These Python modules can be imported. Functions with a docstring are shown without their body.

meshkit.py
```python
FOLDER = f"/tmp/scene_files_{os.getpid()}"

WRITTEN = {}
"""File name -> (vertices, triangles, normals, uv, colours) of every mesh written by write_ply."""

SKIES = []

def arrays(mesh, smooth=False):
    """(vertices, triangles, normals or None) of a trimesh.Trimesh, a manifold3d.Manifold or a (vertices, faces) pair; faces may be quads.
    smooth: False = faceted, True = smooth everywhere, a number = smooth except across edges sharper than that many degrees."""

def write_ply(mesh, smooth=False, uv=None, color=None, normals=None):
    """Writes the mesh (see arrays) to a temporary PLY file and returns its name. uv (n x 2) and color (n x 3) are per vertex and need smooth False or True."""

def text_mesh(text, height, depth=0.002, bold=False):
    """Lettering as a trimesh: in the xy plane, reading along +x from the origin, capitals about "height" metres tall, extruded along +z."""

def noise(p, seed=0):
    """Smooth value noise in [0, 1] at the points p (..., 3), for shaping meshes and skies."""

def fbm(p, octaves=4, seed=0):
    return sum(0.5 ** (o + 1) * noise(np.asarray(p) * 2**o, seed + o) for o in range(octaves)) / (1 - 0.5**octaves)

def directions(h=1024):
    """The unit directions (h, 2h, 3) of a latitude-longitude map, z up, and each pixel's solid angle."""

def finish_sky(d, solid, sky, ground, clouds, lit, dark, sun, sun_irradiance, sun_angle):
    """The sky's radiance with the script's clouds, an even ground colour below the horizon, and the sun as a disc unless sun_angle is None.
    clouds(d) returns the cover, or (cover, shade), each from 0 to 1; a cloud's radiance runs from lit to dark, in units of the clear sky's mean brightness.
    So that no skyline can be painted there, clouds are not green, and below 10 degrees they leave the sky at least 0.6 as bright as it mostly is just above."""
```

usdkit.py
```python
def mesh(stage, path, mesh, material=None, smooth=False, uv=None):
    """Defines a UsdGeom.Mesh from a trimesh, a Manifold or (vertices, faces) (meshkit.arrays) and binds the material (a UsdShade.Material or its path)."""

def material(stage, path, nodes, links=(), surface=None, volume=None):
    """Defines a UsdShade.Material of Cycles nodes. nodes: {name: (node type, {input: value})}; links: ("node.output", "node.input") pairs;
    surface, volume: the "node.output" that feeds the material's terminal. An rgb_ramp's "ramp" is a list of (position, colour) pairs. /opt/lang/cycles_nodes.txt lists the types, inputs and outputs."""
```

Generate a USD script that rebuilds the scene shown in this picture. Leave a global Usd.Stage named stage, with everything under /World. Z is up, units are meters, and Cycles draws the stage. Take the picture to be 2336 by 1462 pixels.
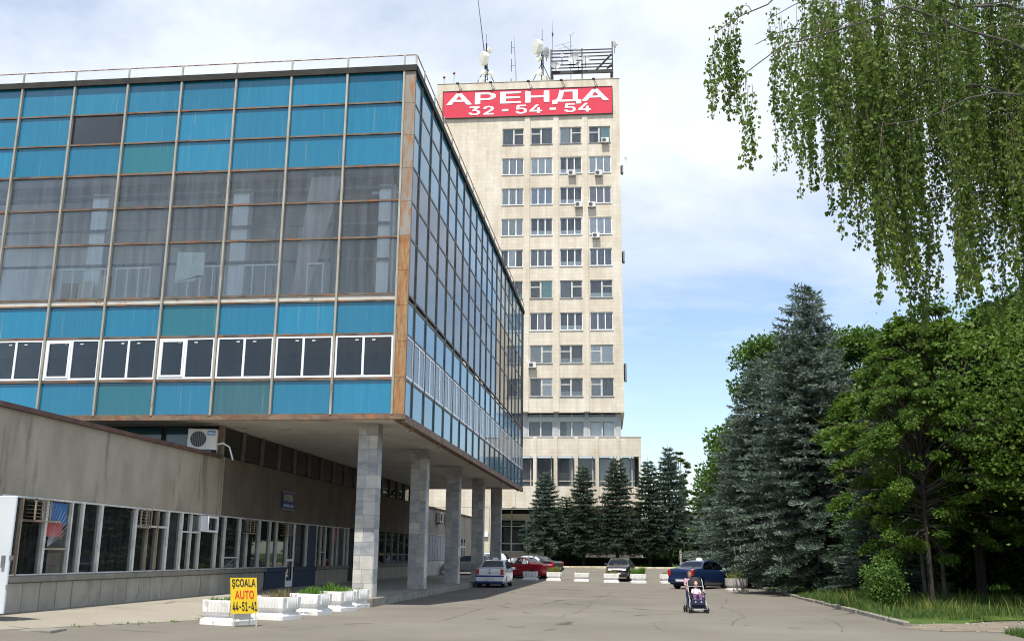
import math, numpy as np, trimesh, manifold3d, usdkit, meshkit
from pxr import Usd, UsdGeom, UsdLux, UsdShade, Gf, Sdf, Vt

stage = Usd.Stage.CreateInMemory()
UsdGeom.SetStageUpAxis(stage, UsdGeom.Tokens.z)
UsdGeom.SetStageMetersPerUnit(stage, 1.0)
world = UsdGeom.Xform.Define(stage, '/World')
stage.SetDefaultPrim(world.GetPrim())
UsdGeom.Scope.Define(stage, '/World/Looks')

# ------------------------------------------------------------------ camera, sky, sun, exposure
EXPOSURE, SKY_STRENGTH, SUN_INTENSITY = 0.70, 0.122, 1.05
CAM_F, CAM_YAW, CAM_PITCH, CAM_ROLL, EYE = 2267.16, -.1185, .2311, .0099, 1.72
SUN = np.array([-.08, -.42, 1.0]); SUN /= np.linalg.norm(SUN)

fw = np.array([math.sin(CAM_YAW)*math.cos(CAM_PITCH), math.cos(CAM_YAW)*math.cos(CAM_PITCH), math.sin(CAM_PITCH)])
rt = np.array([math.cos(CAM_YAW), -math.sin(CAM_YAW), 0.0]); up = np.cross(rt, fw)
rt, up = rt*math.cos(CAM_ROLL)+up*math.sin(CAM_ROLL), -rt*math.sin(CAM_ROLL)+up*math.cos(CAM_ROLL)
cam = UsdGeom.Camera.Define(stage, '/World/camera')
cam.CreateHorizontalApertureAttr(36.0); cam.CreateVerticalApertureAttr(22.5)
cam.CreateFocalLengthAttr(CAM_F/2336*36.0); cam.CreateClippingRangeAttr(Gf.Vec2f(.1, 3000))
cam.CreateExposureAttr(EXPOSURE)
cam.AddTransformOp().Set(Gf.Matrix4d(*rt, 0, *up, 0, *(-fw), 0, 0, 0, EYE, 1))

SUN_EL, SUN_ROT = math.asin(SUN[2]), math.atan2(SUN[0], SUN[1])
usdkit.material(stage, '/World/Looks/sky_air', {
    'geo': ('texture_coordinate', {}), 'sep': ('separate_xyz', {}),
    'zz': ('math', {'math_type': 'add', 'value2': 0.16}), 'zc': ('math', {'math_type': 'maximum', 'value2': 0.0}), 'zb': ('math', {'math_type': 'multiply_add', 'value2': .36, 'value3': -.192}), 'cv': ('math', {'math_type': 'add'}), 'zm': ('math', {'math_type': 'minimum', 'value2': .45}), 'hs': ('hsv', {'saturation': 1.05, 'value': 1.04}),
    'dx': ('math', {'math_type': 'divide'}), 'dy': ('math', {'math_type': 'divide'}),
    'com': ('combine_xyz', {'z': 0.0}), 'map': ('mapping', {'location': (8.0, 0.3, 0.0), 'scale': (.75, .62, 1.0)}),
    'n1': ('noise_texture', {'scale': 1.15, 'detail': 10.0, 'roughness': .6, 'distortion': .25}),
    'r1': ('rgb_ramp', {'ramp': [(0.0, (0.06, 0.06, 0.06)), (.33, (.08, .08, .08)), (.57, (.86, .86, .86)), (1.0, (1, 1, 1))]}),
    'n2': ('noise_texture', {'scale': 2.6, 'detail': 6.0, 'roughness': .6}),
    'r2': ('rgb_ramp', {'ramp': [(.30, (4.5, 4.9, 5.5)), (.62, (5.8, 6.0, 6.25))]}),
    'sky': ('sky_texture', {'sky_type': 'single_scattering', 'sun_disc': False, 'sun_elevation': SUN_EL, 'sun_rotation': SUN_ROT, 'aerosol_density': .8, 'altitude': 100.0}),
    'mix': ('mix', {'mix_type': 'mix'}), 'bg': ('background_shader', {'strength': SKY_STRENGTH})},
    [('geo.generated', 'sep.vector'), ('sep.z', 'zc.value1'), ('zc.value', 'zz.value1'), ('sep.x', 'dx.value1'), ('zz.value', 'dx.value2'),
     ('sep.y', 'dy.value1'), ('zz.value', 'dy.value2'), ('dx.value', 'com.x'), ('dy.value', 'com.y'), ('com.vector', 'map.vector'),
     ('map.vector', 'n1.vector'), ('zc.value', 'zm.value1'), ('zm.value', 'zb.value1'), ('n1.fac', 'cv.value1'), ('zb.value', 'cv.value2'), ('cv.value', 'r1.fac'), ('map.vector', 'n2.vector'), ('n2.fac', 'r2.fac'),
     ('r1.color', 'mix.fac'), ('sky.color', 'hs.color'), ('hs.color', 'mix.color1'), ('r2.color', 'mix.color2'), ('mix.color', 'bg.color')], surface='bg.background')
dome = UsdLux.DomeLight.Define(stage, '/World/sky')
UsdShade.MaterialBindingAPI.Apply(dome.GetPrim()).Bind(UsdShade.Material.Get(stage, '/World/Looks/sky_air'))
dome.GetPrim().SetCustomDataByKey('kind', 'structure')
sun = UsdLux.DistantLight.Define(stage, '/World/sun')
sun.CreateIntensityAttr(SUN_INTENSITY); sun.CreateAngleAttr(.53); sun.CreateColorAttr(Gf.Vec3f(1.0, .955, .87)); sun.CreateNormalizeAttr(True)
sun.AddTransformOp().Set(Gf.Matrix4d().SetRotate(Gf.Rotation(Gf.Vec3d(0, 0, 1), Gf.Vec3d(*SUN))))

# ------------------------------------------------------------------ helpers
taken = {}
def numbered(parent, name):
    k = taken.get((parent, name), 0); taken[(parent, name)] = k+1
    return f'{parent}/{name}' + (f'_{k:03d}' if k else '')

def put(prim, **kw):
    for k, v in kw.items():
        if v: prim.SetCustomDataByKey(k, v)

ORIGIN = {}
def thing(name, label, cat, loc=(0, 0, 0), rot=0.0, group=None, scale=None, world_parts=False):
    path = numbered('/World', name); x = UsdGeom.Xform.Define(stage, path)
    x.AddTranslateOp().Set(Gf.Vec3d(*map(float, loc)))
    if rot: x.AddRotateZOp().Set(math.degrees(rot))
    if scale: x.AddScaleOp().Set(Gf.Vec3f(*map(float, scale if np.ndim(scale) else (scale,)*3)))
    put(x.GetPrim(), label=label, category=cat, group=group)
    ORIGIN[path] = np.array(loc, float) if world_parts else np.zeros(3)
    return path

def part(parent, name, mesh, mat, smooth=False, label=None, kind=None):
    path = numbered(parent, name)
    v, f = mesh.arrays() if isinstance(mesh, MB) else (meshkit.arrays(mesh)[:2])
    o = ORIGIN.get(parent, np.zeros(3)); ORIGIN[path] = o
    usdkit.mesh(stage, path, (np.asarray(v)-o, f), LOOK(mat), smooth)
    put(stage.GetPrimAtPath(path), label=label, kind=kind)
    return path

def single(name, mesh, mat, label=None, cat=None, group=None, kind=None, smooth=False):
    path = part('/World', name, mesh, mat, smooth); put(stage.GetPrimAtPath(path), label=label, category=cat, group=group, kind=kind)
    return path

def again(src, loc, rot=0.0, label=None, scale=None, group=None):
    p = stage.GetPrimAtPath(src); was = p.GetCustomData()
    import re
    base = re.sub(r'_\d{3}$', '', p.GetName())
    path = numbered('/World', base); x = UsdGeom.Xform.Define(stage, path)
    x.GetPrim().GetReferences().AddInternalReference(Sdf.Path(src)); x.GetPrim().SetInstanceable(True)
    x.ClearXformOpOrder()
    ops = []
    def op(kind, val):
        a = {'t': UsdGeom.XformOp.TypeTranslate, 'r': UsdGeom.XformOp.TypeRotateZ, 's': UsdGeom.XformOp.TypeScale}[kind]
        return x.AddXformOp(a)
    x.AddTranslateOp().Set(Gf.Vec3d(*map(float, loc)))
    x.AddRotateZOp().Set(math.degrees(rot))
    x.AddScaleOp().Set(Gf.Vec3f(*map(float, (scale if np.ndim(scale) else (scale,)*3) if scale is not None else (1, 1, 1))))
    put(x.GetPrim(), label=label or was.get('label'), category=was.get('category'), group=group or was.get('group'))
    return path

class MB:
    """Collects shapes into one mesh."""
    def __init__(s): s.v, s.f, s.n = [], [], 0
    def add(s, v, f):
        v = np.asarray(v, float).reshape(-1, 3); f = np.asarray(f, int)
        if f.shape[1] == 4: f = np.vstack([f[:, [0, 1, 2]], f[:, [0, 2, 3]]])
        s.v.append(v); s.f.append(f+s.n); s.n += len(v); return s
    def arrays(s): return np.vstack(s.v), np.vstack(s.f)
    def mesh(s, m): v, f = meshkit.arrays(m)[:2]; return s.add(v, f)
    def quad(s, a, b, c, d): return s.add([a, b, c, d], [[0, 1, 2, 3]])
    def box(s, x0, x1, y0, y1, z0, z1):
        v = [(x, y, z) for z in (z0, z1) for x, y in ((x0, y0), (x1, y0), (x1, y1), (x0, y1))]
        return s.add(v, [[0, 3, 2, 1], [4, 5, 6, 7], [0, 1, 5, 4], [1, 2, 6, 5], [2, 3, 7, 6], [3, 0, 4, 7]])
    def bbox(s, x0, x1, y0, y1, z0, z1, c=.01):
        """box with chamfered edges"""
        m = manifold3d.Manifold.batch_hull([manifold3d.Manifold.cube([x1-x0-2*c*(k != 0), y1-y0-2*c*(k != 1), z1-z0-2*c*(k != 2)], True) for k in range(3)])
        v, f, _ = meshkit.arrays(m); return s.add(v+[(x0+x1)/2, (y0+y1)/2, (z0+z1)/2], f)
    def tube(s, pts, r, n=6, cap=True):
        p = np.asarray(pts, float); r = np.broadcast_to(np.asarray(r, float), (len(p),))
        t = np.gradient(p, axis=0); t /= np.linalg.norm(t, axis=1, keepdims=True)+1e-12
        a = np.where(np.abs(t[:, 2:3]) > .9, [[1., 0, 0]], [[0, 0, 1.]]); u = np.cross(t, a); u /= np.linalg.norm(u, axis=1, keepdims=True)+1e-12
        for i in range(1, len(p)):
            w = u[i-1]-t[i]*(u[i-1]@t[i]); l = np.linalg.norm(w)
            if l > 1e-6: u[i] = w/l
        w = np.cross(t, u); k = np.arange(n)/n*2*np.pi
        ring = p[:, None]+r[:, None, None]*(u[:, None]*np.cos(k)[None, :, None]+w[:, None]*np.sin(k)[None, :, None])
        i = np.arange(len(p)-1)[:, None]*n; j = np.arange(n)[None]; j2 = (j+1) % n
        q = np.stack([i+j, i+j2, i+n+j2, i+n+j], -1).reshape(-1, 4)
        v = ring.reshape(-1, 3); s.add(v, q)
        if cap:
            m = len(p)
            s.add(np.vstack([ring[0], p[:1]]), [[(x+1) % n, x, n] for x in range(n)]); s.add(np.vstack([ring[-1], p[-1:]]), [[x, (x+1) % n, n] for x in range(n)])
        return s
    def disc(s, c, nrm, r, depth, n=16, bowl=0.0):
        """a drum or bowl round c, opening along nrm"""
        nrm = np.asarray(nrm, float)/np.linalg.norm(nrm); a = np.array([0, 0, 1.]) if abs(nrm[2]) < .9 else np.array([1., 0, 0])
        u = np.cross(nrm, a); u /= np.linalg.norm(u); w = np.cross(nrm, u); k = np.arange(n)/n*2*np.pi
        prof = [(0, -depth)] + [(r*q, -depth+depth*q*q) for q in (.35, .7, 1.0)] + [(r*.97, .012), (r*.6, -depth*(1-.36)*bowl+.012), (0, -depth*bowl+.012)] if bowl else [(0, -depth), (r, -depth), (r, -.03), (r*.92, 0), (0, .03)]
        v = np.vstack([[np.asarray(c)+nrm*h+q*(u*math.cos(x)+w*math.sin(x)) for x in k] for q, h in prof])
        f = [[i*n+j, i*n+(j+1) % n, (i+1)*n+(j+1) % n, (i+1)*n+j] for i in range(len(prof)-1) for j in range(n)]
        return s.add(v, f)
    def rot(s, ang, c=(0, 0, 0)):
        v, f = s.arrays(); ca, sa = math.cos(ang), math.sin(ang); c = np.asarray(c, float)
        v = (v-c)@np.array([[ca, sa, 0], [-sa, ca, 0], [0, 0, 1]])+c
        s.v, s.f, s.n = [v], [f], len(v); return s
    def move(s, d):
        v, f = s.arrays(); s.v, s.f = [v+np.asarray(d, float)], [f]; return s

def holed_wall(u0, u1, z0, z1, holes, depth, d=0.0):
    """a facade sheet in the (u, z) plane at depth d with openings and their reveals"""
    us = sorted({u0, u1, *[h[k] for h in holes for k in (0, 1)]}); zs = sorted({z0, z1, *[h[k] for h in holes for k in (2, 3)]})
    us = [u for u in us if u0 <= u <= u1]; zs = [z for z in zs if z0 <= z <= z1]
    m = MB()
    for a, b in zip(us[:-1], us[1:]):
        for c, e in zip(zs[:-1], zs[1:]):
            x, y = (a+b)/2, (c+e)/2
            if not any(h[0] < x < h[1] and h[2] < y < h[3] for h in holes): m.quad((a, d, c), (b, d, c), (b, d, e), (a, d, e))
    for a, b, c, e in holes:
        m.quad((a, d, c), (a, d, e), (a, d+depth, e), (a, d+depth, c)); m.quad((b, d, e), (b, d, c), (b, d+depth, c), (b, d+depth, e))
        m.quad((a, d, e), (b, d, e), (b, d+depth, e), (a, d+depth, e)); m.quad((b, d, c), (a, d, c), (a, d+depth, c), (b, d+depth, c))
    return m

def letters(text, w, h, depth=.012, bold=True, font=None):
    """lettering fitted to a w x h panel, standing in the xz plane, facing -y, lower left at the origin"""
    t = meshkit.text_mesh(text, 1.0, depth, bold); v = np.array(t.vertices); lo, hi = v.min(0), v.max(0)
    v = (v-lo)/(hi-lo)*[w, h, depth]
    return MB().add(np.c_[v[:, 0], -v[:, 2], v[:, 1]], np.array(t.faces))

# ------------------------------------------------------------------ materials
made = {}
def LOOK(name): return made[name]

def pbr(name, c1, c2=None, scale=3.0, stretch=(1, 1, 1), rough=.6, metal=0.0, ramp=(.38, .64), bump=0.0, bscale=30.0, spec=.5, detail=6.0, c3=None, scale3=1.0, stretch3=(1, 1, 1), ramp3=(.55, .7), coat=0.0, vary=0.0, space='position', translucent=0.0):
    n = {'p': ('principled_bsdf', {'roughness': rough, 'metallic': metal, 'specular_ior_level': spec, 'coat_weight': coat, 'base_color': c1})}; l = []
    if space == 'position': n['g'] = ('geometry', {}); src = 'g.position'
    else: n['g'] = ('texture_coordinate', {}); src = 'g.object'
    out = None
    if c2 is not None:
        n['m'] = ('mapping', {'scale': stretch}); n['n'] = ('noise_texture', {'scale': scale, 'detail': detail, 'roughness': .6}); n['r'] = ('rgb_ramp', {'ramp': [(ramp[0], c1), (ramp[1], c2)]})
        l += [(src, 'm.vector'), ('m.vector', 'n.vector'), ('n.fac', 'r.fac')]; out = 'r.color'
        if c3 is not None:
            n['m3'] = ('mapping', {'scale': stretch3, 'location': (7.3, 2.1, 4.4)}); n['n3'] = ('noise_texture', {'scale': scale3, 'detail': 7.0, 'roughness': .62})
            n['r3'] = ('rgb_ramp', {'ramp': [(ramp3[0], (0, 0, 0)), (ramp3[1], (1, 1, 1))]}); n['x3'] = ('mix', {'color2': c3})
            l += [(src, 'm3.vector'), ('m3.vector', 'n3.vector'), ('n3.fac', 'r3.fac'), ('r3.color', 'x3.fac'), (out, 'x3.color1')]; out = 'x3.color'
        if vary:
            n['oi'] = ('object_info', {}); n['mr'] = ('map_range', {'from_min': 0.0, 'from_max': 1.0, 'to_min': 1-vary, 'to_max': 1+vary}); n['hv'] = ('hsv', {})
            l += [('oi.random', 'mr.value'), ('mr.result', 'hv.value'), (out, 'hv.color')]; out = 'hv.color'
        l.append((out, 'p.base_color'))
    if bump:
        n['bm'] = ('noise_texture', {'scale': bscale, 'detail': 5.0}); n['b'] = ('bump', {'strength': bump, 'distance': .02})
        l += [(src, 'bm.vector'), ('bm.fac', 'b.height'), ('b.normal', 'p.normal')]
    surf = 'p.BSDF'
    if translucent:
        n['t'] = ('translucent_bsdf', {'color': tuple(min(1, 1.6*x) for x in c1)}); n['mc'] = ('mix_closure', {'fac': translucent}); surf = 'mc.closure'
        if out: l.append((out, 't.color'))
        l += [('p.BSDF', 'mc.closure1'), ('t.BSDF', 'mc.closure2')]
    made[name] = usdkit.material(stage, '/World/Looks/'+name, n, l, surface=surf)

def pane(name, tint, ior=1.55, dirt=(.3, .3, .28), amount=.25, streak=(9, 9, .35), gloss=(1, 1, 1), rough=.015, base=0.06):
    """window glass: clear, reflecting by angle, with rain-streaked dirt on it"""
    made[name] = usdkit.material(stage, '/World/Looks/'+name, {
        'g': ('geometry', {}), 'm': ('mapping', {'scale': streak}), 'n': ('noise_texture', {'scale': 1.6, 'detail': 7.0, 'roughness': .65}),
        'r': ('rgb_ramp', {'ramp': [(.42, (base, base, base)), (.72, (amount, amount, amount))]}),
        't': ('transparent_bsdf', {'color': tint}), 'd': ('diffuse_bsdf', {'color': dirt}), 'gl': ('glossy_bsdf', {'color': gloss, 'roughness': rough}),
        'w': ('noise_texture', {'scale': .35, 'detail': 1.0}), 'b': ('bump', {'strength': .05, 'distance': .05}),
        'fr': ('fresnel', {'IOR': ior}), 'x': ('mix_closure', {}), 'y': ('mix_closure', {})},
        [('g.position', 'm.vector'), ('m.vector', 'n.vector'), ('n.fac', 'r.fac'), ('r.color', 'x.fac'), ('t.BSDF', 'x.closure1'), ('d.BSDF', 'x.closure2'),
         ('g.position', 'w.vector'), ('w.fac', 'b.height'), ('b.normal', 'gl.normal'),
         ('fr.fac', 'y.fac'), ('x.closure', 'y.closure1'), ('gl.BSDF', 'y.closure2')], surface='y.closure')

# stone, concrete, ground
def stone(name, c1, c2, mortar, bw, rh, ms=.012):
    made[name] = usdkit.material(stage, '/World/Looks/'+name, {
        'g': ('texture_coordinate', {}), 's': ('separate_xyz', {}), 'c': ('combine_xyz', {'z': 0.0}), 'ad': ('math', {'math_type': 'add'}),
        'b': ('brick_texture', {'color1': c1, 'color2': c2, 'mortar': mortar, 'scale': 1.0, 'mortar_size': ms, 'mortar_smooth': .3, 'brick_width': bw, 'row_height': rh, 'bias': -.1}),
        'm': ('mapping', {'scale': (1.0, 1.0, .12)}), 'n': ('noise_texture', {'scale': .9, 'detail': 8.0, 'roughness': .65}),
        'r': ('rgb_ramp', {'ramp': [(.35, (.74, .69, .6)), (.6, (1, 1, 1))]}), 'x': ('mix', {'mix_type': 'multiply', 'fac': .75}),
        'n2': ('noise_texture', {'scale': .16, 'detail': 4.0}), 'r2': ('rgb_ramp', {'ramp': [(.35, (.86, .83, .78)), (.65, (1, 1, 1))]}), 'x2': ('mix', {'mix_type': 'multiply', 'fac': .8}),
        'bp': ('bump', {'strength': .35, 'distance': .01, 'invert': True}), 'p': ('principled_bsdf', {'roughness': .78})},
        [('g.object', 's.vector'), ('s.x', 'ad.value1'), ('s.y', 'ad.value2'), ('ad.value', 'c.x'), ('s.z', 'c.y'), ('c.vector', 'b.vector'), ('g.object', 'm.vector'), ('m.vector', 'n.vector'), ('n.fac', 'r.fac'),
         ('b.color', 'x.color1'), ('r.color', 'x.color2'), ('g.object', 'n2.vector'), ('n2.fac', 'r2.fac'), ('x.color', 'x2.color1'), ('r2.color', 'x2.color2'), ('x2.color', 'p.base_color'), ('b.fac', 'bp.height'), ('bp.normal', 'p.normal')], surface='p.BSDF')
stone('tower_stone', (.72, .665, .57), (.65, .595, .505), (.56, .51, .43), .95, .46)
pbr('tower_plain', (.67, .62, .53), (.57, .52, .44), .8, (1, 1, .3), .8, bump=.2)
pbr('marble_plain', (.42, .42, .44), (.30, .31, .33), 2.5, rough=.5)

def asphalt(name, c1, c2, c3, joints):
    made[name] = usdkit.material(stage, '/World/Looks/'+name, {
        'g': ('geometry', {}), 'n': ('noise_texture', {'scale': .22, 'detail': 9.0, 'roughness': .6}), 'r': ('rgb_ramp', {'ramp': [(.33, c1), (.52, c2), (.72, c3)]}),
        'f': ('noise_texture', {'scale': 55.0, 'detail': 3.0, 'roughness': .7}), 'rf': ('rgb_ramp', {'ramp': [(.3, (.62, .62, .62)), (.7, (1.22, 1.22, 1.22))]}), 'x': ('mix', {'mix_type': 'multiply', 'fac': .8}),
        'w': ('noise_texture', {'scale': .55, 'detail': 5.0}), 'mw': ('vector_math', {'math_type': 'scale', 'scale': 1.3}), 'aw': ('vector_math', {'math_type': 'add'}),
        'v': ('voronoi_texture', {'feature': 'distance_to_edge', 'scale': joints, 'randomness': .75}), 'rv': ('rgb_ramp', {'ramp': [(0.0, (.42, .41, .38)), (.006, (.6, .59, .56)), (.011, (1, 1, 1))]}),
        'nb': ('noise_texture', {'scale': .5, 'detail': 3.0}), 'rb': ('rgb_ramp', {'ramp': [(.5, (0, 0, 0)), (.62, (1, 1, 1))]}), 'xv': ('mix', {'mix_type': 'multiply'}),
        's': ('noise_texture', {'scale': 2.4, 'detail': 8.0, 'roughness': .7}), 'rs': ('rgb_ramp', {'ramp': [(.62, (1, 1, 1)), (.74, (.72, .70, .66))]}), 'xs': ('mix', {'mix_type': 'multiply', 'fac': .9}),
        'b': ('bump', {'strength': .35, 'distance': .008}), 'p': ('principled_bsdf', {'roughness': .88, 'specular_ior_level': .3})},
        [('g.position', 'n.vector'), ('n.fac', 'r.fac'), ('g.position', 'f.vector'), ('f.fac', 'rf.fac'), ('r.color', 'x.color1'), ('rf.color', 'x.color2'),
         ('g.position', 'w.vector'), ('w.color', 'mw.vector1'), ('g.position', 'aw.vector1'), ('mw.vector', 'aw.vector2'), ('aw.vector', 'v.vector'), ('v.distance', 'rv.fac'),
         ('g.position', 'nb.vector'), ('nb.fac', 'rb.fac'), ('rb.color', 'xv.fac'), ('x.color', 'xv.color1'), ('rv.color', 'xv.color2'),
         ('g.position', 's.vector'), ('s.fac', 'rs.fac'), ('xv.color', 'xs.color1'), ('rs.color', 'xs.color2'), ('xs.color', 'p.base_color'), ('f.fac', 'b.height'), ('b.normal', 'p.normal')], surface='p.BSDF')
asphalt('asphalt', (.135, .121, .10), (.16, .144, .121), (.185, .168, .143), .09)
asphalt('paving', (.24, .215, .172), (.28, .252, .206), (.31, .282, .235), .14)
pbr('crack', (.085, .075, .06), (.11, .098, .08), 3, rough=.95)
pbr('oil_spot', (.115, .105, .09), (.135, .122, .105), 6, rough=.7)
pbr('kerb_stone', (.25, .235, .20), (.16, .15, .125), 2.2, rough=.9, bump=.5, bscale=40)
pbr('lime_kerb', (.62, .56, .40), (.42, .36, .24), 1.4, rough=.85, bump=.3)
pbr('concrete', (.36, .345, .31), (.27, .255, .225), 1.3, rough=.88, bump=.35, bscale=22, c3=(.17, .155, .13), scale3=.8, ramp3=(.56, .72))
pbr('soffit', (.56, .53, .47), (.46, .43, .375), .9, rough=.9, bump=.2, c3=(.20, .18, .15), scale3=.55, ramp3=(.6, .7))
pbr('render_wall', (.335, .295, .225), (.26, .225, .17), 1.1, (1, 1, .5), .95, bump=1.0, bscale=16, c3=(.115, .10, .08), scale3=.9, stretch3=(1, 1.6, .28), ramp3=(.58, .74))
pbr('brown_wall_shade', (.135, .108, .08), (.10, .08, .06), 1.1, (1, 1, .5), .95, bump=.8, bscale=16)  # brown render with the shade under the hall put into its colour
pbr('clad_stone', (.33, .305, .25), (.25, .23, .19), 1.7, (1, 1, .6), .85, bump=.3, c3=(.14, .13, .105), scale3=1.6, stretch3=(1, 1, .5), ramp3=(.57, .72), vary=.1)
pbr('sill_stone', (.21, .195, .16), (.145, .135, .11), 2.0, rough=.9, bump=.3)
for i, (a, b) in enumerate([((.45, .44, .41), (.36, .35, .33)), ((.34, .34, .345), (.23, .235, .25)), ((.52, .50, .46), (.44, .425, .39)), ((.29, .29, .30), (.38, .37, .36))]):
    pbr('marble_'+'abcd'[i], a, b, 1.8, (1.0, 1.0, 2.2), .38, detail=9.0, ramp=(.42, .58))
pbr('white_plaster', (.60, .61, .63), (.46, .46, .46), 1.5, rough=.85)
# metals and facade
pbr('mullion', (.40, .37, .31), (.30, .27, .215), 5.0, (1, 1, .3), .5, metal=.25, c3=(.20, .09, .04), scale3=3.0, stretch3=(1, 1, .25), ramp3=(.60, .74))
pbr('transom', (.17, .14, .105), (.085, .055, .04), 3.0, (.6, .6, 1.5), .6, metal=.2, c3=(.24, .09, .03), scale3=2.2, ramp3=(.50, .64))
pbr('side_frame', (.17, .155, .135), (.085, .075, .065), 4.0, (1, 1, .4), .6, metal=.2, c3=(.15, .075, .035), scale3=2.2, ramp3=(.58, .72))
pbr('rust_cover', (.25, .235, .205), (.21, .19, .16), 1.2, (1, 1, .6), .65, c3=(.30, .115, .03), scale3=2.2, stretch3=(3.0, 3.0, .7), ramp3=(.47, .62))
pbr('rust_heavy', (.30, .20, .10), (.30, .115, .03), 3.2, (3, 3, .7), .75, c3=(.13, .06, .028), scale3=4.0, stretch3=(3, 3, .6), ramp3=(.52, .66), bump=.3)
pbr('rusty_rail', (.42, .36, .32), (.26, .13, .09), 4.0, rough=.7, ramp=(.42, .55))
pbr('rusty_edge', (.20, .14, .095), (.12, .07, .045), 3.0, rough=.85, bump=.4, c3=(.30, .12, .05), scale3=1.8, ramp3=(.55, .66))
pbr('bitumen', (.016, .017, .015), (.03, .03, .025), 2.0, rough=.9, bump=.4)
pbr('cap_metal', (.085, .045, .038), (.13, .07, .055), 3.0, rough=.55, metal=.2)
pbr('white_sill', (.55, .53, .48), (.42, .38, .32), 2.0, (.6, .6, 2), .6, c3=(.26, .13, .06), scale3=2.4, ramp3=(.6, .68))
def blue_panel(name, c, c2, spec=.5):
    made[name] = usdkit.material(stage, '/World/Looks/'+name, {
        'g': ('geometry', {}), 'm': ('mapping', {'scale': (5.0, 5.0, .22)}), 'n': ('noise_texture', {'scale': 1.4, 'detail': 7.0, 'roughness': .65}), 'r': ('rgb_ramp', {'ramp': [(.34, c), (.62, c2)]}),
        's': ('noise_texture', {'scale': 2.3, 'detail': 6.0}), 'rs': ('rgb_ramp', {'ramp': [(.62, (0, 0, 0)), (.78, (1, 1, 1))]}), 'xs': ('mix', {'color2': (.20, .27, .24)}), 'sc': ('math', {'math_type': 'multiply', 'value2': .6}),
        'oi': ('object_info', {}), 'mr': ('map_range', {'from_min': 0.0, 'from_max': 1.0, 'to_min': .84, 'to_max': 1.14}), 'hv': ('hsv', {}),
        'w': ('noise_texture', {'scale': .5, 'detail': 1.0}), 'b': ('bump', {'strength': .05, 'distance': .05}),
        'p': ('principled_bsdf', {'roughness': .07, 'ior': 1.62})},
        [('g.position', 'm.vector'), ('m.vector', 'n.vector'), ('n.fac', 'r.fac'), ('m.vector', 's.vector'), ('s.fac', 'rs.fac'), ('rs.color', 'sc.value1'), ('sc.value', 'xs.fac'), ('r.color', 'xs.color1'),
         ('oi.random', 'mr.value'), ('mr.result', 'hv.value'), ('xs.color', 'hv.color'), ('hv.color', 'p.base_color'), ('g.position', 'w.vector'), ('w.fac', 'b.height'), ('b.normal', 'p.normal')], surface='p.BSDF')
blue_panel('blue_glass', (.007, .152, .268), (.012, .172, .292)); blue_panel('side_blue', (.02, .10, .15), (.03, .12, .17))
blue_panel('teal_glass', (.010, .12, .165), (.016, .13, .16))
blue_panel('dull_glass', (.02, .085, .11), (.03, .11, .13))
pane('dirty_glass', (.92, .96, .98), 1.42, (.46, .49, .49), .10, streak=(3.6, 3.6, .2), base=.03)
pane('clear_glass', (.72, .75, .76), 1.5, (.2, .2, .2), .03, base=.0)
pane('side_glass', (.55, .62, .66), 1.95, (.34, .36, .37), .24, base=.12, gloss=(.86, .87, .87))
pane('shop_glass', (.70, .75, .74), 1.5, (.2, .2, .18), .10, base=.03)
pane('tower_glass', (.95, .97, .97), 1.42, (.46, .47, .48), .12, base=.04)
pane('car_glass', (.40, .45, .47), 1.6, (.2, .2, .2), .0, base=.0)
pbr('upvc', (.80, .81, .83), (.72, .73, .75), 2.0, rough=.35)
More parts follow.
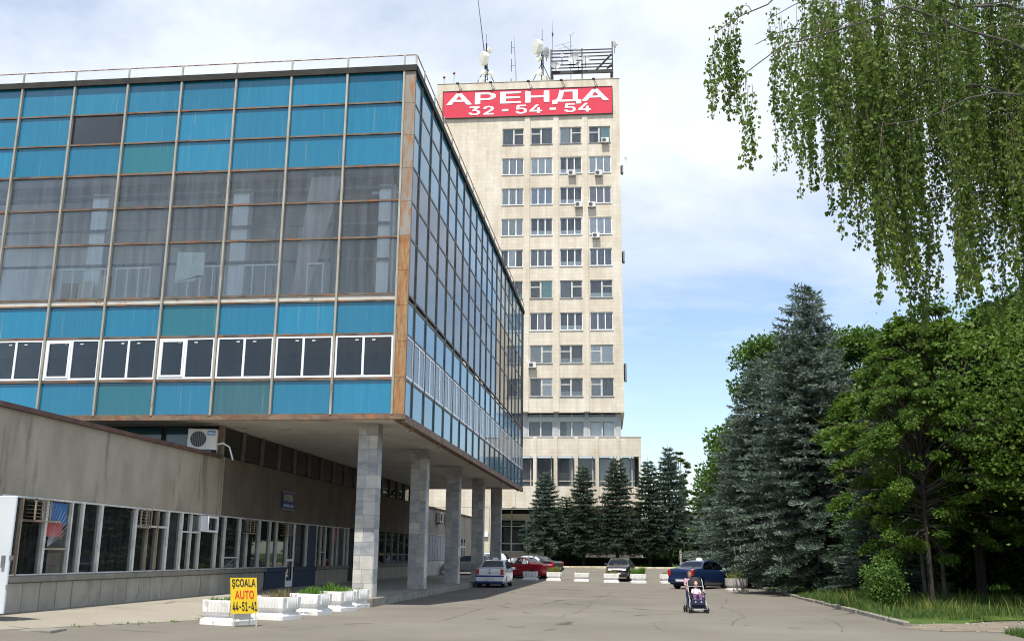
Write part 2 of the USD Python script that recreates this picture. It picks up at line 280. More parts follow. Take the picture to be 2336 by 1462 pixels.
pbr('old_white', (.58, .57, .54), (.45, .43, .39), 3.0, rough=.6, c3=(.24, .20, .15), scale3=4.0, ramp3=(.62, .74))
pbr('old_wood', (.30, .25, .18), (.22, .17, .115), 4.0, rough=.7)
pbr('dark_frame', (.06, .065, .075), (.09, .09, .095), 3.0, rough=.55)
pbr('room_wall', (.55, .57, .57), (.46, .47, .47), .6, rough=.9)
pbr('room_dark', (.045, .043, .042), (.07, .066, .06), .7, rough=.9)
pbr('room_floor', (.16, .15, .14), (.12, .115, .11), 1.0, rough=.8)
pbr('white_paint', (.80, .79, .77), (.70, .69, .66), 1.6, rough=.6, bump=.15, bscale=60, c3=(.48, .46, .41), scale3=3.0, ramp3=(.57, .72))
pbr('grey_white_paint', (.50, .48, .45), (.38, .36, .33), 2.6, rough=.8, bump=.2)
pbr('blue_paint', (.008, .018, .042), (.012, .026, .055), 1.4, rough=.5)
pbr('white_door', (.62, .66, .70), (.56, .60, .64), .9, rough=.4)
for nm, c in dict(curtain_white=(.82, .84, .84), curtain_pale=(.46, .48, .45), curtain_green=(.05, .11, .085), curtain_teal=(.26, .55, .52), curtain_pink=(.42, .36, .36), curtain_blue=(.40, .50, .60), curtain_grey=(.34, .35, .355), blind_grey=(.58, .585, .59), blind_dark=(.18, .19, .225), paper=(.66, .68, .62), poster_blue=(.03, .12, .30), poster_red=(.35, .05, .05), poster_orange=(.38, .11, .04), cardboard=(.36, .25, .17), cream=(.55, .52, .36)).items():
    pbr(nm, c, tuple(.86*x for x in c), 5.0, (3, 3, .4), rough=.85)
pbr('banner_red', (.62, .022, .055), (.56, .018, .048), .5, rough=.5)
pbr('letter_white', (.82, .82, .82), (.76, .76, .77), 1.0, rough=.5)
pbr('sign_yellow', (.72, .50, .01), (.66, .45, .01), 2.0, rough=.45)
pbr('sign_black', (.015, .014, .018), rough=.5)
pbr('sign_red', (.62, .035, .012), rough=.5)
pbr('sign_navy', (.02, .035, .12), (.03, .05, .16), 3.0, rough=.5)
pbr('sign_gold', (.45, .38, .16), rough=.5)
pbr('sign_blue', (.05, .25, .55), rough=.4)
pbr('ac_white', (.66, .66, .63), (.60, .59, .56), 2.0, rough=.45)
pbr('ac_dark', (.05, .05, .05), rough=.5)
pbr('steel_dark', (.022, .023, .026), (.035, .035, .038), 4.0, rough=.7)
pbr('steel_grey', (.28, .29, .31), (.2, .2, .21), 4.0, rough=.5, metal=.5)
pbr('dish_white', (.72, .70, .62), (.64, .62, .55), 2.0, rough=.5)
pbr('dish_grey', (.33, .34, .35), (.28, .29, .30), 2.0, rough=.5)
pbr('bulb_red', (.16, .03, .03), rough=.4)
# ------------------------------------------------------------------ ground
def sm(t): t = np.clip(t, 0, 1); return t*t*(3-2*t)
def gh(x, y):
    x, y = np.asarray(x, float), np.asarray(y, float)
    a = .27*sm((-9.9-x)/4.2)*(y < 33.35)
    return np.maximum(a, .28*sm((y-71)/8)+.27*sm((y-88)/14))

def sheet(xs, ys, off=0.0, keep=None):
    X, Y = np.meshgrid(xs, ys); Z = gh(X, Y)+off
    v = np.c_[X.ravel(), Y.ravel(), Z.ravel()]; n = len(xs)
    i = (np.arange(len(ys)-1)[:, None]*n+np.arange(n-1)[None]).ravel(); f = np.stack([i, i+1, i+n+1, i+n], 1)
    if keep is not None: f = f[keep(v[f].mean(1))]
    return MB().add(v, f)
xs = np.r_[-700, -300, -120, -60, -30, np.arange(-20, -8, .6), np.arange(-8, 9, 1.0), 12, 20, 40, 80, 150, 300, 700]
ys = np.r_[-300, -100, -40, -10, np.arange(0, 33, 3), 33.3, 33.4, np.arange(36, 70, 4), np.arange(70, 106, 2), 120, 150, 220, 400, 900]
single('road', sheet(xs, ys), 'asphalt', kind='structure', smooth=True)
# paved walk in front of the wing: from the wing wall to the line of white tubs
def walk_edge(y): return -12.2+(y-20)*.26
pv = MB()
yy = np.arange(12, 33.31, .71)
for a, b in zip(yy[:-1], yy[1:]):
    xa = np.linspace(-14.6, walk_edge(a), 12); xb = np.linspace(-14.6, walk_edge(b), 12)
    for k in range(11):
        q = [(xa[k], a), (xa[k+1], a), (xb[k+1], b), (xb[k], b)]
        pv.quad(*[(x, y, gh(x, min(y, 33.3))+.006) for x, y in q])
single('pavement', pv, 'paving', kind='structure')
sl = MB().bbox(-14.6, -8.55, 33.32, 70.6, -.3, .265, .03)
single('covered_walk', sl, 'concrete', kind='structure')
ke = MB()
for k in range(19): ke.bbox(-8.7, -8.5, 33.3+k*1.96, 33.3+k*1.96+1.94, -.2, .275, .025)
single('walk_kerb', ke, 'kerb_stone', kind='structure')
single('door_step', MB().bbox(-14.4, -11.62, 19.6, 20.35, 0.0, .16, .02).rot(.12, (-11.6, 20, 0)), 'kerb_stone', kind='structure')

cr = MB(); r_c = np.random.default_rng(31)
def crack(pts, w=.028):
    P = np.array(pts, float); seg = np.r_[0, np.cumsum(np.hypot(*np.diff(P, axis=0).T))]; t = np.arange(0, seg[-1], .16)
    Q = np.c_[np.interp(t, seg, P[:, 0]), np.interp(t, seg, P[:, 1])]+np.cumsum(r_c.normal(0, .022, (len(t), 2)), 0); d = np.gradient(Q, axis=0); d /= np.linalg.norm(d, axis=1, keepdims=True)+1e-9
    ww = (w*.55*r_c.uniform(.15, 1.3, len(t)))[:, None]; A, B = Q+np.c_[-d[:, 1], d[:, 0]]*ww, Q-np.c_[-d[:, 1], d[:, 0]]*ww
    for k in range(len(t)-1):
        if r_c.random() < .72: cr.quad(*[(x, y, float(gh(x, y))+.0075) for x, y in (A[k], B[k], B[k+1], A[k+1])])
crack([(-5.1, 26.5), (-5.0, 30.5), (-4.9, 33.8), (-4.6, 38)]); crack([(-2.1, 28.5), (-1.6, 33.0), (-1.7, 40), (-1.2, 50)], .024); crack([(-9.2, 21.0), (-8.2, 22.2), (-7.4, 24.0)], .022); crack([(-8.3, 31.0), (-6.0, 28.4), (-4.2, 28.2)], .016)
crack([(2.5, 27), (3.4, 31), (3.1, 37), (4.2, 45)], .022); crack([(-8.4, 33.0), (-5, 32.4), (-1, 32.8), (3, 32.2), (7, 32.6)], .012); crack([(-6.5, 45), (-2, 45.4), (3, 44.8), (7, 45.2)], .02); crack([(-6, 58), (0, 58.4), (6, 58)], .025); crack([(.8, 24.5), (.4, 27), (1.0, 29)], .018); crack([(4.9, 25.5), (5.6, 29), (5.2, 35)], .02)
single('road_cracks', cr, 'crack', kind='structure')
sp = MB()
for k in range(46):
    x, y, q = r_c.uniform(-8, 6.5), r_c.uniform(24, 66), r_c.uniform(.05, .28); n_ = 11; a_ = np.arange(n_)/n_*2*np.pi; rr_ = q*r_c.uniform(.6, 1.2, n_)
    v_ = np.c_[x+rr_*np.cos(a_), y+rr_*1.3*np.sin(a_), np.full(n_, .0045)]; sp.add(np.vstack([v_, [[x, y, .0045]]]), [[i, (i+1) % n_, n_] for i in range(n_)])
single('oil_spots', sp, 'oil_spot', kind='structure')

# ------------------------------------------------------------------ glass-fronted hall
XC, YF, YE = -7.5, 32.5, 70.05
ROW = dict(top=18.84, r1=17.63, r2=16.42, r3=15.19, r4=13.87, r5=12.51, rail=10.46, panel=10.22, wt=9.04, wb=7.49, bot=6.27)
FM = [XC-.397-k*2.12 for k in range(10)]            # front mullions, from the corner leftwards
SMY = [YF+1.27+k*1.975 for k in range(19)]          # side mullions
hall = thing('glass_hall', 'big glass-fronted hall with blue panels and rusty corner, raised on stone columns', 'building', (XC, YF, 0), world_parts=True)
zr = [ROW[k] for k in ('top', 'r1', 'r2', 'r3', 'r4', 'r5', 'rail')]
xl = FM[9]
rng = np.random.default_rng(5)
# carcass
part(hall, 'roof', MB().box(xl, XC-.02, YF+.02, YE, 18.86, 19.02).box(xl, XC-.3, YF+.4, YE-.3, 19.02, 19.06), 'bitumen')
part(hall, 'fascia', MB().box(xl, XC+.07, YF-.09, YF+.02, 18.80, 19.03).box(XC-.02, XC+.09, YF+.02, YE+.05, 18.78, 19.03), 'bitumen')
part(hall, 'soffit', MB().box(xl, XC-.10, YF+.10, YE-.1, 6.16, 6.40), 'soffit')
part(hall, 'bottom_edge', MB().box(xl, XC+.06, YF-.05, YF+.10, 6.10, 6.26).box(XC-.10, XC+.06, YF+.10, YE, 6.00, 6.26).box(XC-.34, XC-.10, YF+.10, YE, 6.06, 6.155), 'rusty_edge')
# broken sheet metal hanging from the side edge
rag = MB()
for k in range(26):
    y = YF+1+k*1.35+rng.uniform(-.4, .4); w = rng.uniform(.25, .9); h = rng.uniform(.06, .2)
    rag.add([(XC+.03, y, 6.02), (XC+.01, y+w, 6.02), (XC-.16, y+w*.9, 6.02-h*.9), (XC-.13, y+w*.2, 6.02-h*1.4)], [[0, 1, 2, 3]])
rag.add([(XC-.1, 59.0, 6.12), (XC-.1, 59.5, 6.12), (XC-.2, 59.45, 5.3), (XC-.16, 59.2, 5.2)], [[0, 1, 2, 3]])
part(hall, 'torn_edge', rag, 'rusty_edge', label='torn rusty sheet metal hanging from the edge', kind='stuff')
part(hall, 'floor', MB().box(xl, XC-.3, YF+.5, YE-.3, 10.24, 10.44).box(xl, XC-.3, YF+.5, YE-.3, 6.42, 6.55), 'room_floor')
part(hall, 'ceiling', MB().box(xl, XC-.3, YF+.5, YE-.3, 15.25, 15.45).box(xl, XC-.3, YF+.5, YE-.3, 9.10, 9.25), 'room_wall')
part(hall, 'inner_wall', MB().box(xl, XC-4.4, YF+5.2, YE-1, 10.44, 15.25), 'room_wall')
part(hall, 'dark_room', MB().box(xl, XC-3.4, YF+3.6, YE-1, 6.55, 9.10).box(xl, XC-1.2, YF+1.2, YE-1, 15.5, 18.8), 'room_dark')
# glazing of the front
def infill(name, mat, x0, x1, z0, z1, y=YF+.045, t=.03, label=None): part(hall, name, MB().box(x0, x1, y, y+t, z0, z1), mat, label=label)
for k in range(9):
    a, b = FM[k+1]+.03, FM[k]-.03
    for r in range(3):
        mat = 'blue_glass'
        if r == 1 and k == 5: infill('window_pane', 'clear_glass', a, b, zr[2]+.03, zr[1]-.03, label='single dark grey pane among the blue panels'); continue
        if r == 2 and k == 4: mat = 'teal_glass'
        infill('blue_panel', mat, a, b, zr[r+1]+.03, zr[r]-.03)
    for r in range(3, 6): infill('window_pane', 'dirty_glass', a, b, zr[r+1]+.03, zr[r]-.03)
    infill('white_strip', 'white_sill', a, b, ROW['panel']+.03, zr[6]-.03, YF+.02)
    infill('blue_panel', 'teal_glass' if k == 3 else 'blue_glass', a, b, ROW['wt']+.04, ROW['panel']-.03)
    infill('blue_panel', {2: 'dull_glass', 4: 'teal_glass'}.get(k, 'blue_glass'), a, b, ROW['bot']+.03, ROW['wb']-.05)
    # white plastic window with two sashes
    w0, w1, c = a+.02, b-.02, (a+b)/2-.03; z0, z1 = ROW['wb']+.05, ROW['wt']-.05
    fr = MB().box(w0, w1, YF+.0, YF+.07, z0, z0+.07).box(w0, w1, YF+.0, YF+.07, z1-.06, z1).box(w0, w0+.06, YF+.0, YF+.07, z0+.07, z1-.06).box(w1-.06, w1, YF+.0, YF+.07, z0+.07, z1-.06).box(c-.04, c+.04, YF+.0, YF+.07, z0+.07, z1-.06)
    if k in (3, 5, 7):
        fr.box(w0+.065, c-.045, YF-.02, YF+.03, z0+.075, z0+.14).box(w0+.065, c-.045, YF-.02, YF+.03, z1-.13, z1-.065).box(w0+.065, w0+.13, YF-.02, YF+.03, z0+.14, z1-.13).box(c-.11, c-.045, YF-.02, YF+.03, z0+.14, z1-.13)
    fp = part(hall, 'plastic_window', fr, 'upvc')
    part(fp, 'sash_pane', MB().box(w0+.06, c-.04, YF+.03, YF+.045, z0+.07, z1-.06), 'clear_glass'); part(fp, 'sash_pane', MB().box(c+.04, w1-.06, YF+.03, YF+.045, z0+.07, z1-.06), 'clear_glass')
    for q in (-.24, .35): part(fp, 'sticker', MB().box(c+q-.06, c+q+.06, YF+.022, YF+.026, z1-.17, z1-.13), 'paper')
for z, h in [(zr[1], .03), (zr[2], .03), (zr[3], .04), (zr[4], .035), (zr[5], .035), (zr[6], .035), (ROW['panel'], .03), (ROW['wt'], .04), (ROW['wb'], .05), (ROW['bot'], .03)]:
    t = MB()
    for k in range(9): t.box(FM[k+1]+.035, FM[k]-.035, YF-.01, YF+.07, z-h, z+h)
    part(hall, 'transom', t, 'transom')
for x in FM: part(hall, 'mullion', MB().box(x-.035, x+.035, YF-.07, YF+.09, 6.26, 18.80), 'mullion')
# rust-streaked corner cover in sheets
for k in range(10):
    z0 = 6.27+k*1.255; z1 = min(z0+1.243, 18.79)
    part(hall, 'corner_sheet', MB().box(XC-.36, XC+.02, YF-.03, YF+.10, z0, z1), 'rust_heavy' if k < 5 else 'rust_cover')
# railing on the roof edge
part(hall, 'roof_rail', MB().tube([(xl, YF-.03, 19.44), (XC+.05, YF-.03, 19.44)], .022, 6).tube([(XC+.05, YF-.03, 19.44), (XC+.05, YE, 19.44)], .022, 6), 'rusty_rail')
for x in FM+[XC+.04]: part(hall, 'rail_post', MB().box(x-.03, x+.03, YF-.075, YF-.03, 18.95, 19.43), 'mullion')
for y in SMY: part(hall, 'rail_post', MB().box(XC+.06, XC+.10, y-.03, y+.03, 18.95, 19.43), 'mullion')
# glazing of the long side
ym = [YF+.06]+SMY+[YE-.02]
for k in range(len(ym)-1):
    a, b = ym[k]+.04, ym[k+1]-.04
    def side(name, mat, z0, z1, x=XC-.022): part(hall, name, MB().box(x-.03, x, a, b, z0, z1), mat)
    for r in range(3): side('side_blue_panel', 'side_blue', zr[r+1]+.04, zr[r]-.04)
    for r in range(3, 6): side('side_pane', 'side_glass', zr[r+1]+.04, zr[r]-.04)
    side('side_blue_panel', 'side_blue', ROW['wt']+.05, ROW['panel']-.05); side('side_blue_panel', 'side_blue', ROW['bot']+.03, ROW['wb']-.05)
    z0, z1, c = ROW['wb']+.05, ROW['wt']-.05, (a+b)/2
    fr = MB().box(XC-.07, XC, a, b, z0, z0+.07).box(XC-.07, XC, a, b, z1-.06, z1).box(XC-.07, XC, a, a+.11, z0+.07, z1-.06).box(XC-.07, XC, b-.11, b, z0+.07, z1-.06)
    if b-a > 1.4: fr.box(XC-.07, XC, c-.07, c+.07, z0+.07, z1-.06)
    fp = part(hall, 'side_window', fr, 'upvc'); part(fp, 'sash_pane', MB().box(XC-.035, XC-.02, a+.06, b-.06, z0+.07, z1-.06), 'side_glass')
for z, h in [(zr[1], .045), (zr[2], .045), (zr[3], .045), (zr[4], .045), (zr[5], .045), (zr[6], .04), (ROW['panel'], .05), (ROW['wt'], .05), (ROW['wb'], .05), (ROW['bot'], .03)]:
    t = MB()
    for k in range(len(ym)-1): t.box(XC-.08, XC-.004, ym[k]+.04, ym[k+1]-.04, z-h, z+h)
    part(hall, 'side_transom', t, 'side_frame')
for y in ym: part(hall, 'side_mullion', MB().box(XC-.09, XC+.022, y-.048, y+.048, 6.26, 18.78), 'side_frame')
# inside: second row of dark frames, columns, railing, things at the glass
inn = MB()
for k in range(18): inn.box(FM[0]-.45-k*1.06-.03, FM[0]-.45-k*1.06+.03, YF+.62, YF+.68, 10.46, 15.2) if k % 2 == 0 else None
for z in (14.62, 13.25, 11.9): inn.box(xl, XC-.8, YF+.60, YF+.66, z-.045, z+.045)
part(hall, 'inner_frame', inn, 'dark_frame')
bm = MB().box(xl, XC-.5, YF+1.2, YF+1.6, 14.75, 15.24)
part(hall, 'ceiling_beam', bm, 'room_dark')
for x in (-8.55, -14.05, -19.55): part(hall, 'inner_column', MB().box(x-.3, x+.3, YF+.75, YF+1.15, 10.44, 14.74), 'letter_white')
for y in np.arange(38, 69, 6.2): part(hall, 'inner_column', MB().tube([(XC-1.6, y, 10.44), (XC-1.6, y, 15.25)], .24, 12), 'white_plaster')
part(hall, 'leaning_board', MB().add([(-11.75, YF+.22, 10.5), (-11.15, YF+.22, 10.5), (-10.15, YF+.40, 15.0), (-11.3, YF+.40, 15.0)], [[0, 1, 2, 3]]), 'curtain_pink')
for x0, x1 in ((-20.9, -19.5), (-19.2, -17.0), (-15.6, -14.2), (-13.7, -12.2), (-11.2, -10.6)):
    b = MB().box(x0, x1, YF+.17, YF+.21, 11.62, 11.67)
    for x in np.linspace(x0+.02, x1-.02, max(2, int((x1-x0)/.33))): b.box(x-.016, x+.016, YF+.175, YF+.205, 10.46, 11.62)
    part(hall, 'baluster_rail', b, 'upvc')
part(hall, 'paper_sheet', MB().add([(-16.05, YF+.1, 11.05), (-15.3, YF+.1, 11.08), (-15.15, YF+.1, 11.3), (-14.98, YF+.1, 11.28), (-14.96, YF+.1, 12.15), (-16.0, YF+.1, 12.18)], [[0, 1, 2], [0, 2, 3], [0, 3, 4], [0, 4, 5]]), 'paper')
part(hall, 'stored_board', MB().box(-19.9, -19.35, YF+.5, YF+.55, 10.46, 11.3).box(-19.1, -18.75, YF+.5, YF+.7, 10.46, 11.5), 'cream')
part(hall, 'stored_board', MB().box(-20.6, -20.0, YF+.6, YF+.65, 10.46, 11.25), 'cardboard')
part(hall, 'lamp_tube', MB().box(-9.2, -8.15, YF+1.0, YF+1.1, 14.5, 14.58), 'upvc')
# stone-faced columns
for ci, y0 in enumerate((34.0, 42.6, 51.1, 59.7, 67.9)):
    x0, x1, y1 = -9.42, -8.74, y0+.62
    col = part(hall, 'column', MB().box(x0, x1, y0+.02, y1, .2, 6.2), 'marble_plain')
    r = np.random.default_rng(40+ci); z = .27; n = 0
    while z < 6.1:
        h = min(.455, 6.155-z); s = x0+(x1-x0)*r.uniform(.32, .68)
        for a, b in ((x0, s), (s, x1)): part(col, 'stone_tile', MB().box(a+.004, b-.004, y0-r.uniform(0, .006), y0+.02, z+.004, z+h-.004), 'marble_'+'abcd'[r.choice(4, p=[.36, .26, .24, .14] if ci == 0 else [.2, .34, .06, .40])])
        part(col, 'stone_tile', MB().box(x1, x1+.02+r.uniform(0, .006), y0+.02, y1, z+.004, z+h-.004), 'marble_'+'abcd'[r.choice(4)])
        z += h
part(hall, 'front_recess', MB().box(-27, -14.75, 34.62, 34.7, 5.0, 6.16), 'room_dark')
for k in range(6): part(hall, 'recess_pane', MB().box(-16.75-k*2.0, -14.95-k*2.0, 34.52, 34.55, 5.08, 6.1), 'dull_glass')
part(hall, 'corner_post', MB().box(-14.72, -14.52, 34.36, 34.5, 5.1, 6.16), 'rust_cover')

# ------------------------------------------------------------------ low service wing along the walk
XW = -14.6
wing = thing('service_wing', 'long low rendered wing with shop windows under and beside the glass hall', 'building', (XW, 20, 0), world_parts=True)
part(wing, 'rendered_wall', MB().box(XW-.3, XW, 12, 34.5, 2.97, 4.98), 'render_wall'); part(wing, 'rendered_wall', MB().box(XW-.3, XW, 34.5, 70.3, 2.97, 5.06), 'brown_wall_shade', label='brown wall under the glass hall, its colour darkened for the shade there'); part(wing, 'rendered_wall', MB().box(XW-.3, XW, 70.3, 97.5, 2.97, 4.98), 'render_wall')
part(wing, 'wall_rib', MB().box(XW, XW+.05, 34.42, 34.56, 2.97, 5.06).box(XW, XW+.05, 34.62, 34.74, 2.97, 5.06), 'render_wall')
part(wing, 'roof_cap', MB().box(XW-.5, XW+.09, 12, 34.4, 4.985, 5.10), 'cap_metal'); part(wing, 'roof_cap', MB().box(XW-.5, XW+.09, 70.3, 97.5, 4.985, 5.10), 'cap_metal')
part(wing, 'roof', MB().box(-30, XW-.5, 12, 34.4, 4.9, 5.02).box(-30, XW-.5, 70.3, 97.5, 4.9, 5.02), 'bitumen')
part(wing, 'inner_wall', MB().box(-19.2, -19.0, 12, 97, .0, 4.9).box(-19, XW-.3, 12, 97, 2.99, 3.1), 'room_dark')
part(wing, 'room_floor', MB().box(-19, XW-.05, 12, 97, .2, .3), 'room_floor')
part(wing, 'window_sill', MB().bbox(XW-.12, XW+.10, 20.2, 39.6, .955, 1.115, .02).bbox(XW-.12, XW+.10, 46.2, 51.6, .955, 1.115, .02).bbox(XW-.12, XW+.10, 54.5, 70, .955, 1.115, .02), 'sill_stone')
def base_run(y0, y1, step=.732, z1=.95, mat='clad_stone'):
    y = y0
    while y < y1-.05:
        b = min(y+step, y1)
        part(wing, 'base_stone', MB().bbox(XW-.05, XW+.03+rng.uniform(0, .012), y+.008, b-.008, .0, z1, .012), mat); y = b
base_run(20.3, 39.5); base_run(46.2, 51.6); base_run(54.5, 70.2, 1.1)
part(wing, 'blue_base', MB().box(XW-.04, XW+.04, 39.55, 42.0, 0, .94).box(XW-.06, XW+.09, 39.62, 42.0, .945, 1.12), 'blue_paint')
part(wing, 'blue_base', MB().box(XW-.04, XW+.04, 43.0, 46.15, 0, .94).box(XW-.06, XW+.09, 43.0, 46.15, .945, 1.12), 'blue_paint')
part(wing, 'blue_panel', MB().box(XW-.03, XW+.05, 44.75, 45.95, 1.125, 2.93), 'blue_paint')
# window posts (y, width) and what stands between them
POST = [(22.85, .05, 'old_wood'), (23.9, .10, 'old_white'), (25.05, .07, 'old_white'), (25.6, .09, 'old_white'), (26.57, .11, 'old_white'), (28.57, .10, 'old_white'), (29.35, .04, 'old_wood'), (30.0, .04, 'old_wood'), (30.67, .12, 'old_white'), (31.68, .12, 'old_white'),
        (32.42, .04, 'old_white'), (33.12, .07, 'old_white'), (34.55, .09, 'old_white'), (35.3, .05, 'old_white'), (36.72, .07, 'old_white'), (37.5, .04, 'old_white'), (38.75, .12, 'old_white'), (39.95, .05, 'old_white'), (40.75, .06, 'old_white'), (42.0, .06, 'old_white'), (43.0, .06, 'old_white'), (44.7, .09, 'old_white'),
        (46.1, .12, 'old_white'), (46.85, .05, 'old_white'), (47.6, .05, 'old_white'), (48.85, .09, 'old_white'), (49.6, .05, 'old_white'), (50.85, .06, 'old_white'), (51.5, .10, 'old_white')]
for y, w, m in POST: part(wing, 'window_post', MB().box(XW-.09, XW+.045, y-w/2, y+w/2, 1.12, 2.94), m)
part(wing, 'window_head', MB().box(XW-.09, XW+.03, 22.0, 51.6, 2.94, 2.985).box(XW-.09, XW+.03, 22.0, 42.0, 1.118, 1.15), 'old_white')
ysx = [22.0]+[p[0] for p in POST]
for i in range(len(ysx)-1):
    if ysx[i] in (44.7,): continue
    a, b = ysx[i]+.03, ysx[i+1]-.03
    z0 = .35 if ysx[i] == 42.0 else 1.12
    part(wing, 'shop_pane', MB().box(XW-.05, XW-.035, a, b, z0, 2.94), 'shop_glass')
cur = np.random.default_rng(8)
for a, b, m in ((22.95, 23.8, 'curtain_green'), (25.7, 26.4, 'curtain_grey'), (27.9, 28.5, 'curtain_pale'), (28.7, 29.3, 'curtain_grey'), (30.8, 31.5, 'curtain_pale'), (31.8, 32.35, 'curtain_green'), (32.5, 33.1, 'curtain_pale'), (33.2, 34.4, 'curtain_grey'), (37.6, 38.6, 'curtain_grey'), (41.0, 41.9, 'curtain_pale'), (47.7, 48.7, 'curtain_pale'), (26.7, 27.5, 'curtain_grey'), (29.4, 30.0, 'curtain_pale'), (34.6, 35.2, 'curtain_white'), (39.0, 39.9, 'curtain_pale'), (24.1, 25.0, 'curtain_pale')):
    y = np.linspace(a, b, 24); x = XW-.32+.04*np.sin(np.arange(24)*1.9)
    m_ = MB()
    for k in range(23): m_.quad((x[k], y[k], 1.12), (x[k+1], y[k+1], 1.12), (x[k+1], y[k+1], 2.92), (x[k], y[k], 2.92))
    part(wing, 'curtain', m_, m)
def rail_at(y0, y1, z, m='old_white', h=.05): part(wing, 'window_bar', MB().box(XW-.07, XW+.02, y0, y1, z-h/2, z+h/2), m)
rail_at(23.95, 25.0, 1.75, 'old_wood'); rail_at(22.9, 24.6, 2.42, 'old_wood', .06); rail_at(28.6, 30.6, 2.45, 'old_white', .06); rail_at(31.75, 33.1, 2.35); rail_at(35.3, 36.7, 1.52); rail_at(46.9, 47.6, 1.75)
part(wing, 'open_vent', MB().box(XW+.03, XW+.30, 33.15, 33.19, 2.40, 2.9).box(XW+.06, XW+.11, 33.19, 34.45, 2.38, 2.44).box(XW+.06, XW+.11, 33.19, 34.45, 2.86, 2.92).box(XW+.06, XW+.11, 34.40, 34.46, 2.44, 2.86), 'upvc', label='white vent sash standing open')
def cage(y0, y1, out=.32):
    b = MB()
    for y in (y0, (y0+y1)/2, y1): b.box(XW+.03, XW+out, y-.02, y+.02, 2.90, 2.93).box(XW+out-.03, XW+out, y-.02, y+.02, 2.42, 2.93)
    b.box(XW+.03, XW+out, y0, y1, 2.39, 2.42).box(XW+out-.03, XW+out, y0, y1, 2.90, 2.93)
    for z in np.arange(2.5, 2.88, .09): b.box(XW+.05, XW+out-.04, y0+.02, y1-.02, z, z+.012)
    part(wing, 'vent_box', b, 'old_wood', label='wooden vent box with slats built out from the window')
cage(22.95, 23.6); cage(28.65, 29.3, .15); cage(37.0, 37.8); cage(41.1, 41.9)
part(wing, 'window_poster', MB().box(XW-.033, XW-.028, 24.0, 24.9, 2.35, 2.9), 'poster_blue'); part(wing, 'window_poster', MB().box(XW-.027, XW-.024, 23.95, 24.75, 2.05, 2.4), 'poster_red')
part(wing, 'window_poster', MB().box(XW-.02, XW-.015, 49.0, 49.5, 2.3, 2.9), 'poster_orange')
ray = MB()
for k in range(9): ray.tube([(XW-.02, 24.15, 1.8), (XW-.02, 24.15+1.1*math.sin(.1+k*.13), 1.8+1.1*math.cos(.1+k*.13))], .006, 3)
part(wing, 'window_grille', ray, 'old_white', label='fan-shaped iron bars inside a window')
part(wing, 'glass_door', MB().box(XW+.0, XW+.04, 42.05, 42.12, .3, 2.9).box(XW+.0, XW+.04, 42.88, 42.95, .3, 2.9).box(XW, XW+.04, 42.12, 42.88, .3, .55).box(XW, XW+.04, 42.12, 42.88, 1.35, 1.45), 'upvc')
# dark doorway and the far windows under the hall
part(wing, 'doorway', MB().box(XW-.5, XW-.45, 51.6, 54.4, .25, 2.97), 'room_dark')
part(wing, 'door_jamb', MB().box(XW-.5, XW, 51.62, 51.7, .25, 2.97).box(XW-.5, XW, 54.3, 54.4, .25, 2.97), 'dark_frame')
for k in range(9):
    y = 54.6+k*1.7
    part(wing, 'far_pane', MB().box(XW-.05, XW-.03, y+.05, y+1.65, 1.12, 2.94), 'shop_glass'); part(wing, 'window_post', MB().box(XW-.08, XW+.03, y-.04, y+.04, 1.12, 2.94), 'steel_grey')
# clerestory under the hall
for k in range(19):
    y = 34.55+k*1.98; a, b = y+.05, min(y+1.93, 70.1)
    if a < 70: part(wing, 'clerestory_pane', MB().box(XW-.06, XW-.04, a, b, 5.10, 6.14), 'shop_glass'); part(wing, 'clerestory_post', MB().box(XW-.08, XW+.06, y-.045, y+.045, 5.07, 6.15), 'side_frame')
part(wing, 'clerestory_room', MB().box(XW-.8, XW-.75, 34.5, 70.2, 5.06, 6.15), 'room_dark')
# open end beyond the hall
part(wing, 'white_base', MB().box(XW-.02, XW+.08, 70.3, 82, 0, 1.2), 'grey_white_paint')
part(wing, 'frosted_window', MB().box(XW-.02, XW+.01, 72.0, 80.6, 1.25, 3.1), 'curtain_grey')
fw_ = MB()
for y in np.arange(72, 80.7, 1.07): fw_.box(XW+.01, XW+.04, y-.03, y+.03, 1.2, 3.12)
part(wing, 'frosted_frame', fw_.box(XW+.01, XW+.04, 72, 80.6, 3.08, 3.14), 'grey_white_paint')
part(wing, 'far_wall', MB().box(XW-.3, XW-.0, 80.7, 97.5, 0, 2.97).box(XW-.3, XW-.03, 70.3, 80.7, 1.2, 2.97), 'render_wall')
for k in range(4): part(wing, 'small_window', MB().box(XW+.005, XW+.02, 84+k*1.3, 85.1+k*1.3, 1.2, 3.0), 'shop_glass'); part(wing, 'small_window_frame', MB().box(XW+.02, XW+.05, 83.95+k*1.3, 84.05+k*1.3, 1.0, 3.05).box(XW+.02, XW+.05, 84.05+k*1.3, 85.2+k*1.3, 2.3, 2.38), 'upvc')
part(wing, 'open_door', MB().bbox(XW, -13.21, 20.46, 20.52, .40, 2.86, .012), 'white_door', label='white metal door leaf standing open at the near end')
part(wing, 'door_lock', MB().box(-13.37, -13.30, 20.42, 20.458, 1.35, 1.6).box(-13.208, -13.17, 20.44, 20.54, .9, 1.0).box(-13.208, -13.17, 20.44, 20.54, 1.5, 1.6), 'steel_grey')
sg = thing('shop_sign', 'small dark blue internet shop sign with gold lettering on the shaded wall', 'sign', (XW, 41.75, 4.1), world_parts=True)
part(sg, 'board', MB().box(XW+.03, XW+.09, 41.0, 42.5, 3.52, 4.2), 'sign_navy'); part(sg, 'sign_frame', MB().box(XW+.03, XW+.10, 41.0, 42.5, 4.2, 4.25).box(XW+.03, XW+.10, 41.0, 42.5, 3.47, 3.52), 'steel_grey')
